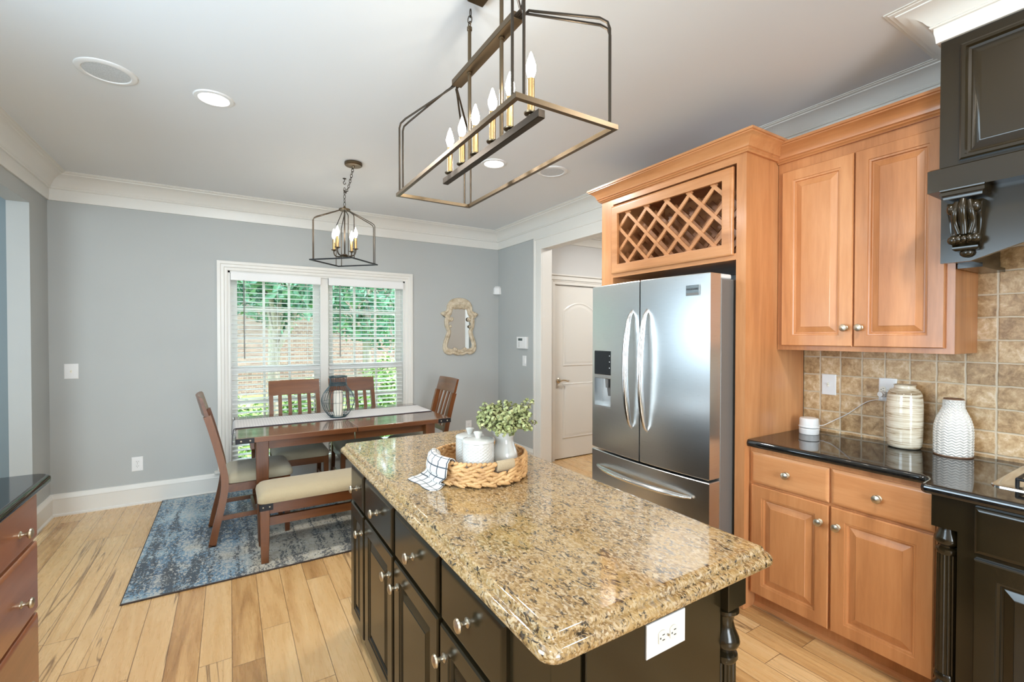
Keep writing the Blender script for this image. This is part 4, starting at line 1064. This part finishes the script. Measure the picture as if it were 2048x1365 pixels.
for z, s in ((1.975, .7), (1.985, 1), (2.06, .9), (2.085, .62)): Lz.append([(XR-.001, YB-.075*s, z), (XR-.03*s, YB-.075*s, z), (XR-.075*s, YB-.03*s, z), (XR-.075*s, YB-.001, z), (XR-.001, YB-.001, z)])
tag(sn.loft(Lz).build('motion_sensor', M['white'], None, 20), 'small white motion sensor high in the corner right of the mirror', 'sensor')

# ------------------------------------------------------------------ ornate mirror
mr = thing('wall_mirror', 'small mirror in a scrolled cream frame on the wall right of the window', 'mirror', (2.37, YB, 1.22))
mx, mz = 2.368, 1.225; S_ = .695/1.0
outer = [(.0, 1.0), (.10, .985), (.185, .94), (.235, .86), (.250, .775), (.345, .735), (.335, .695), (.275, .665), (.285, .60), (.275, .50), (.240, .42), (.255, .36), (.300, .24), (.315, .13), (.285, .05), (.20, .01), (.13, .025), (.06, .0), (.0, .005)]
inner = [(.0, .80), (.045, .805), (.09, .795), (.125, .80), (.150, .72), (.185, .66), (.175, .60), (.215, .545), (.195, .47), (.165, .42), (.180, .34), (.215, .24), (.235, .16), (.205, .125), (.14, .115), (.10, .14), (.065, .12), (.03, .10), (.0, .10)]
def full(h): 
    p = [(x.x, x.z) for x in catmull([(a, 0, z) for a, z in h], 4)]; return p+[(-a, z) for a, z in p[-2:0:-1]]
O, I = full(outer), full(inner)
def lay(q, d): return [(mx+(I[k][0]+(O[k][0]-I[k][0])*q)*S_, YB-d, mz+(I[k][1]+(O[k][1]-I[k][1])*q)*S_) for k in range(len(O))]
b = MB(); b.loft([lay(1, .001), lay(1, .020), lay(.93, .030), lay(.80, .034), lay(.66, .024), lay(.58, .026), lay(.42, .040), lay(.26, .038), lay(.14, .026), lay(.06, .024), lay(0, .014), lay(0, .001)], False, True)
b.build('scrolled_frame', M['mframe'], mr, 60)
rnd = random.Random(5)
for s in (-1, 1):
    for a, z, r_ in ((.165, .625, .035), (.185, .50, .024), (.09, .10, .03), (.30, .715, .028)):
        MB().lathe([(0, 0), (r_*S_*.5, .010), (r_*S_, .004), (r_*S_*1.1, -.008), (0, -.010)], (mx+s*a*S_, YB-.036, mz+z*S_), '-y', 16).build('scroll_boss', M['mframe'], mr, 60)
b = MB()
for k in range(22):
    a = rnd.uniform(0, 6.28); q = rnd.uniform(0, .055); b.ell((mx+q*cos(a)*S_*1.2, YB-.036, mz+(.872+q*sin(a)*.8)*S_), (.010, .007, .010))
b.build('carved_flower', M['mframe'], mr, 60)
b = MB(); b.add([(mx+a*1.02*S_, YB-.013, mz+z*S_) for a, z in I], [tuple(range(len(I)))]); b.build('mirror_glass', M['mirror'], mr, 0)
# ------------------------------------------------------------------ venetian blinds
def blind(x0, x1, label):
    t = thing('window_blind', label, 'blind', ((x0+x1)/2, YB+.04, .22), group='white slatted blinds at the dining window')
    y = YB+.030
    MB().box(x0-.004, x1+.004, YB-.018, YB-.004, 1.985, 2.062, .003).build('valance', M['white'], t)
    MB().box(x0, x1, YB-.003, YB+.05, 2.005, 2.055).build('headrail', M['white'], t)
    b = MB(); n = 0; z = 1.965
    while z > .27:
        tl = .004; L = []
        for x in (x0+.004, x1-.004):
            L.append([(x, y-.025, z-tl), (x, y-.010, z+.0015-tl*.4), (x, y+.010, z+.0015+tl*.4), (x, y+.025, z+tl), (x, y+.025, z+tl-.0028), (x, y, z-.0018), (x, y-.025, z-tl-.0028)])
        b.loft(L); z -= .0444; n += 1
    b.build('slats', M['white'], t, 0)
    MB().box(x0+.004, x1-.004, y-.027, y+.027, .235, .252, .003).build('bottom_rail', M['white'], t)
    b = MB()
    for x in (x0+.12, (x0+x1)/2, x1-.12):
        for dy_ in (-.028, .028): b.tube([(x, y+dy_, 2.0), (x, y+dy_, .25)], .0009, 4)
    b.build('ladder_cord', M['white'], t)
    b = MB().tube([(x0+.105, YB-.022, 1.99), (x0+.107, YB-.024, 1.24)], .005, 6); b.build('tilt_wand', M['fridgeside'], t)
    return t
blind(.010, .797, 'white slatted blind with tilt wand in the left half of the dining window')
blind(.880, 1.668, 'white slatted blind with tilt wand in the right half of the dining window')

# ------------------------------------------------------------------ ceiling fittings
DL = []
def downlight(x, y, label, watts=24):
    t = thing('downlight', label, 'ceiling light', (x, y, ZC), group='recessed ceiling lights')
    MB().lathe([(.070, -.002), (.074, -.008), (.092, -.006), (.096, 0), (.070, 0)], (x, y, ZC), 'z', 40, False).build('trim_ring', M['white'], t)
    MB().lathe([(0, -.003), (.071, -.003), (.071, 0), (0, 0)], (x, y, ZC), 'z', 40).build('lens', M['lens'], t)
    lamp('downlight_glow', 'AREA', (x, y, ZC-.012), watts, (1, .965, .92), (0, 0, -1), shape='DISK', size=.13).parent = t
def fix_child(t):
    for ch in t.children:
        if ch.type == 'LIGHT': ch.location = (0, 0, -.012)
downlight(-.067, 3.003, 'glowing recessed ceiling light beside the round ceiling speaker at the left')
downlight(1.697, 3.03, 'glowing recessed ceiling light seen under the big lantern chandelier')
downlight(1.72, .30, 'added unseen ceiling light over the aisle before the base cabinets', 26)  # fitting out of view, added to brighten the aisle
downlight(-.07, .30, 'added unseen ceiling light over the aisle by the left drawers', 14)  # also out of view, added for its light on the left aisle
downlight(1.72, -1.5, 'added unseen ceiling light over the aisle before the range', 18)  # extra fitting behind the camera, added for fill
downlight(-.07, -1.5, 'added unseen ceiling light at the near end of the kitchen', 14)  # another fitting added behind the camera for fill
downlight(3.9, 3.2, 'recessed ceiling light of the hall behind the doorway', 38)
for o in list(C.objects):
    if o.get('category') == 'ceiling light': fix_child(o)
def ceiling_speaker(x, y, label):
    t = thing('ceiling_speaker', label, 'speaker', (x, y, ZC), group='round ceiling speakers')
    MB().lathe([(.092, -.004), (.096, -.009), (.112, -.009), (.120, -.004), (.121, 0), (.092, 0)], (x, y, ZC), 'z', 48, False).build('bezel', M['white'], t)
    MB().lathe([(0, -.0062), (.06, -.0058), (.094, -.0045), (.094, 0), (0, 0)], (x, y, ZC), 'z', 48).build('grille', M['grille'], t)
ceiling_speaker(-.508, 2.976, 'round white ceiling speaker with grey grille at the left')
ceiling_speaker(2.169, 2.938, 'round ceiling speaker above the refrigerator, right of the chandelier')

def chain(mb, pts, link=.032, r=.0022):
    P = catmull(pts, 12); acc = 0; cs = [P[0]]
    for a, c in zip(P, P[1:]):
        acc += (c-a).length
        if acc >= link*.74: cs.append(c); acc = 0
    for k in range(len(cs)-1):
        a, c = cs[k], cs[k+1]; t_ = (c-a).normalized(); m_ = (a+c)/2
        u_ = t_.orthogonal().normalized(); u_ = u_ if k % 2 else t_.cross(u_)
        mb.tube([m_+t_*(link/2)*cos(2*pi*j/12)+u_*(link*.27)*sin(2*pi*j/12) for j in range(12)], r, 5, True)
    return mb
def candle_light(t, x, y, z, s=1.0, h=.118, power=1.0):
    cup = MB().lathe([(0, 0), (.008, 0), (.010, .004), (.021, .008), (.0225, .012), (.012, .014), (0, .014)], (x, y, z), 'z', 20).build('candle_cup', M['bronzeb'], t)
    MB().lathe([(.0115, .012), (.0115, h), (0, h+.001)], (x, y, z), 'z', 16).build('candle_sleeve', M['gold'], cup)
    MB().lathe([(.006, h), (.0105, h+.008), (.0165, h+.028), (.0155, h+.042), (.009, h+.064), (.003, h+.082), (0, h+.086)], (x, y, z), 'z', 16).build('bulb', M['bulb'], cup, 80)

# big linear lantern over the island
ic = thing('lantern_chandelier', 'long open-frame bronze lantern chandelier with six candle lights over the island', 'chandelier', (.81, 1.51, ZC))
rx0, rx1, ry0, ry1, rz = .637, .983, 1.017, 2.004, 2.09
b = MB().sweep([(rx0, ry0), (rx1, ry0), (rx1, ry1), (rx0, ry1)], [(-.007, rz-.007), (-.007, rz+.007), (.007, rz+.007), (.007, rz-.007)], T3, True)
b.build('base_frame', M['bronzeb'], ic)
for xa, sx_ in ((rx0, 1), (rx1, -1)):
    for ya, sy_ in ((ry0, 1), (ry1, -1)):
        for q in (0, 1):
            x = xa+sx_*(.022 if q else .0); y = ya+sy_*(.0 if q else .022)
            ysp = 1.235 if ya == ry0 else 1.80; xs = .81-sx_*(.012 if q else .005)
            yj = ysp+sy_*(.0 if q else .02)
            pts = [Vector((x, y, rz)), Vector((x, y, 2.375)), Vector((x+sx_*.004, y+sy_*.005, 2.395)), Vector((x+sx_*.02, y+sy_*.022, 2.412)),
                   Vector((xs-sx_*.012, yj-sy_*.012, 2.502)), Vector((xs, yj+sy_*.004, 2.510)), Vector((xs, 1.30 if ya == ry0 else 1.745, 2.512))]
            b = MB().tube(pts, .0042, 8); b.build('corner_rod', M['bronze'], ic)
MB().box(.788, .832, 1.283, 1.765, 2.503, 2.527, .002).build('top_channel', M['bronzeb'], ic)
MB().box(.797, .823, 1.150, 1.882, 2.130, 2.156, .002).build('candle_bar', M['bronze'], ic)
for y in (1.393, 1.643):
    b = MB().tube([(.81, y, 2.675), (.81, y, 2.15)], .0072, 10); b.lathe([(.0072, 2.665), (.010, 2.668), (.010, 2.68), (.006, 2.684)], (.81, y, 0), 'z', 12); b.lathe([(.011, 2.494), (.011, 2.502)], (.81, y, 0), 'z', 12)
    b.tube([(.81, y+.010*cos(2*pi*k/14), 2.692+.010*sin(2*pi*k/14)) for k in range(14)], .0024, 6, True); b.build('stem', M['bronzeb'], ic)
b = MB()
for y, y2 in ((1.393, 1.41), (1.643, 1.630)): chain(MB(), [(.81, y, 2.698), (.81, (y+y2)/2, 2.725), (.81, y2, 2.755)], .030).build('chain', M['bronze'], ic)
MB().box(.775, .845, 1.42, 1.598, 2.740, 2.7595, .004).build('canopy', M['bronzeb'], ic)
for y in (1.209, 1.336, 1.457, 1.592, 1.712, 1.832): candle_light(ic, .81, y, 2.156)

# small square lantern over the table
LX, LY, LZ = .811, 3.965, 2.07
sl_ = thing('lantern_pendant', 'small square open-frame lantern pendant hanging by a swagged chain over the table', 'pendant light', (LX, LY, ZC))
hd_ = .265; cr4 = [(LX+hd_, LY), (LX, LY+hd_), (LX-hd_, LY), (LX, LY-hd_)]
b = MB().sweep(cr4, [(-.005, LZ-.005), (-.005, LZ+.005), (.005, LZ+.005), (.005, LZ-.005)], T3, True)
b.build('base_frame', M['iron'], sl_)
for k in range(4):
    d = Vector((cr4[k][0]-LX, cr4[k][1]-LY, 0)).normalized(); s_ = Vector((-d.y, d.x, 0))
    for q in (-1, 1):
        o = Vector((LX, LY, 0))+s_*q*.022; r0 = hd_-.024
        pts = [o+d*r0+Vector((0, 0, LZ)), o+d*r0+Vector((0, 0, 2.39)), o+d*(r0-.006)+Vector((0, 0, 2.403)), o+d*(r0-.025)+Vector((0, 0, 2.416)), Vector((LX, LY, 0))+d*.042+s_*q*.010+Vector((0, 0, 2.492)), Vector((LX, LY, 0))+d*.030+s_*q*.010+Vector((0, 0, 2.497))]
        MB().tube(pts, .0036, 8).build('corner_rod', M['bronze'], sl_)
b = MB().lathe([(0, 2.494), (.044, 2.494), (.046, 2.500), (.044, 2.508), (.012, 2.512), (.008, 2.53), (0, 2.532)], (LX, LY, 0), 'z', 24); b.build('top_hub', M['bronzeb'], sl_)
b = MB().tube([(LX, LY, 2.5), (LX, LY, 2.12)], .006, 10); b.lathe([(0, 2.112), (.018, 2.112), (.026, 2.124), (.022, 2.134), (.006, 2.138)], (LX, LY, 0), 'z', 20); b.build('stem', M['bronze'], sl_)
for k in range(4):
    a = radians(45+90*k); x, y = LX+.10*cos(a), LY+.10*sin(a)
    b = MB().tube(catmull([(LX, LY, 2.122), (LX+.06*cos(a), LY+.06*sin(a), 2.118), (x-.012*cos(a), y-.012*sin(a), 2.128), (x, y, 2.150), (x, y, 2.165)], 4), .0055, 8); b.build('candle_arm', M['bronze'], sl_)
    candle_light(sl_, x, y, 2.165, h=.10)
chain(MB(), [(LX, LY, 2.535), (LX, LY, 2.60), (LX, LY, 2.70)], .034).build('chain', M['bronze'], sl_); b = chain(MB(), [(LX, LY, 2.66), (LX-.004, LY-.07, 2.625), (LX-.008, LY-.20, 2.64), (LX-.013, LY-.33, 2.70), (LX-.015, LY-.391, 2.735)], .034)
b.build('chain', M['bronze'], sl_)
b = MB().lathe([(0, 2.7595), (.014, 2.7595), (.014, 2.755), (.003, 2.752), (.003, 2.735)], (LX, LY, 0), 'z', 14); b.tube([(LX+.009*cos(t_), LY, 2.722+.012*sin(t_)) for t_ in [1.6+5*k/14 for k in range(15)]], .0026, 6); b.build('ceiling_hook', M['bronze'], sl_)
MB().lathe([(0, 2.7595), (.062, 2.7595), (.064, 2.756), (.064, 2.742), (.058, 2.736), (.010, 2.734), (.007, 2.722), (0, 2.722)], (LX-.015, LY-.391, 0), 'z', 32).build('canopy', M['bronzeb'], sl_)

# ------------------------------------------------------------------ garden beyond the dining window
gr_ = MB().box(-14, 16, YB+.14, 30, -.45, -.25); g_ = gr_.build('lawn_ground', M['grass']); g_['kind'] = 'structure'
bh = thing('brick_house', 'neighbouring brick house wall behind the garden trees', 'house', (1, 15, -.25))
MB().box(-9, 12, 15, 15.5, -.25, 3.6).build('brick_wall', M['brick'], bh)
b = MB().box(-9.3, 12.3, 14.6, 15.6, 3.6, 3.8); b.build('eaves', M['trim'], bh)
rnd = random.Random(21)
def foliage(n, c, rad, size, rnd, shell=.55):
    mb = MB(); c = Vector(c)
    for _ in range(n):
        d = Vector((rnd.gauss(0, 1), rnd.gauss(0, 1), rnd.gauss(0, 1))).normalized(); q = shell+(1-shell)*rnd.random()**.6
        lump = 1+.22*sin(d.x*5+c.x)*sin(d.z*6+c.y)*cos(d.y*4)
        p = c+Vector((d.x*rad[0], d.y*rad[1], d.z*rad[2]))*q*lump
        nn = (d+Vector((rnd.uniform(-.9, .9), rnd.uniform(-.9, .9), rnd.uniform(-.2, 1.1)))).normalized()
        u_ = nn.orthogonal().normalized(); u_.rotate(Matrix.Rotation(rnd.uniform(0, 6.28), 3, nn)); v_ = nn.cross(u_); s = size*rnd.uniform(.6, 1.3)
        mb.add([p-u_*s, p+v_*s*.42+nn*s*.12, p+u_*s, p-v_*s*.42+nn*s*.12], [(0, 1, 2, 3)])
    return mb
def tree(x, y, zc, rad, n, label, trunk=.11, lean=0.0, size=.10):
    t = thing('garden_tree', label, 'tree', (x, y, -.25), group='trees beyond the dining window')
    b = MB().tube(catmull([(x, y, -.25), (x+lean*.3, y, .7), (x+lean*.6, y+.05, 1.6), (x+lean, y, zc)], 6), [trunk*(1-.5*k/18) for k in range(19)], 10)
    for k in range(3):
        a = k*2.1; b.tube(catmull([(x+lean*.5, y, 1.2+.2*k), (x+lean*.6+.25*cos(a), y+.2*sin(a), 1.8+.2*k), (x+lean+.6*cos(a), y+.5*sin(a), zc)], 5), [trunk*.5*(1-.6*j/10) for j in range(11)], 7)
    b.build('trunk', M['bark'], t)
    foliage(n, (x+lean, y, zc), rad, size, rnd).build('foliage', M['tree'], t, 0)
tree(.55, 8.2, 3.1, (1.5, 1.1, 1.25), 3600, 'pale-barked tree nearest the left window half', .09, .15)
tree(-2.1, 10.2, 2.6, (1.6, 1.2, 1.6), 3000, 'dense evergreen at the left behind the window', .12)
tree(2.6, 10.4, 2.7, (1.5, 1.2, 1.5), 3400, 'dense evergreen seen through the right window half', .12)
tree(5.6, 13.2, 2.9, (1.7, 1.3, 1.7), 3000, 'evergreen farthest right beyond the garden', .13)
tree(.9, 13.0, 3.2, (1.6, .9, 1.5), 2800, 'tall evergreen close to the brick house', .12)
def shrub(x, y, rad, n, label):
    t = thing('garden_shrub', label, 'shrub', (x, y, -.25), group='shrubs beyond the dining window')
    b = MB()
    for k in range(6): b.tube(catmull([(x, y, -.25), (x+.2*rad[0]*cos(k), y+.2*rad[1]*sin(k), .0), (x+.6*rad[0]*cos(k), y+.6*rad[1]*sin(k), .3)], 4), .012, 5)
    b.build('stems', M['bark'], t)
    foliage(n, (x, y, -.25+rad[2]*.8), rad, .055, rnd, .6).build('foliage', M['shrub'], t, 0)
shrub(.02, 7.2, (.42, .42, .50), 1800, 'bright green shrub low behind the left window half')
shrub(1.05, 7.7, (.42, .42, .55), 1800, 'green shrub low behind the window mullion')
shrub(2.15, 7.3, (.50, .45, .75), 2400, 'tall leafy shrub behind the right window half')
shrub(3.9, 8.8, (.9, .6, .8), 2000, 'leafy shrub farther right across the lawn')
shrub(-1.3, 7.6, (.8, .6, .6), 1500, 'leafy shrub left of the pale-barked tree')
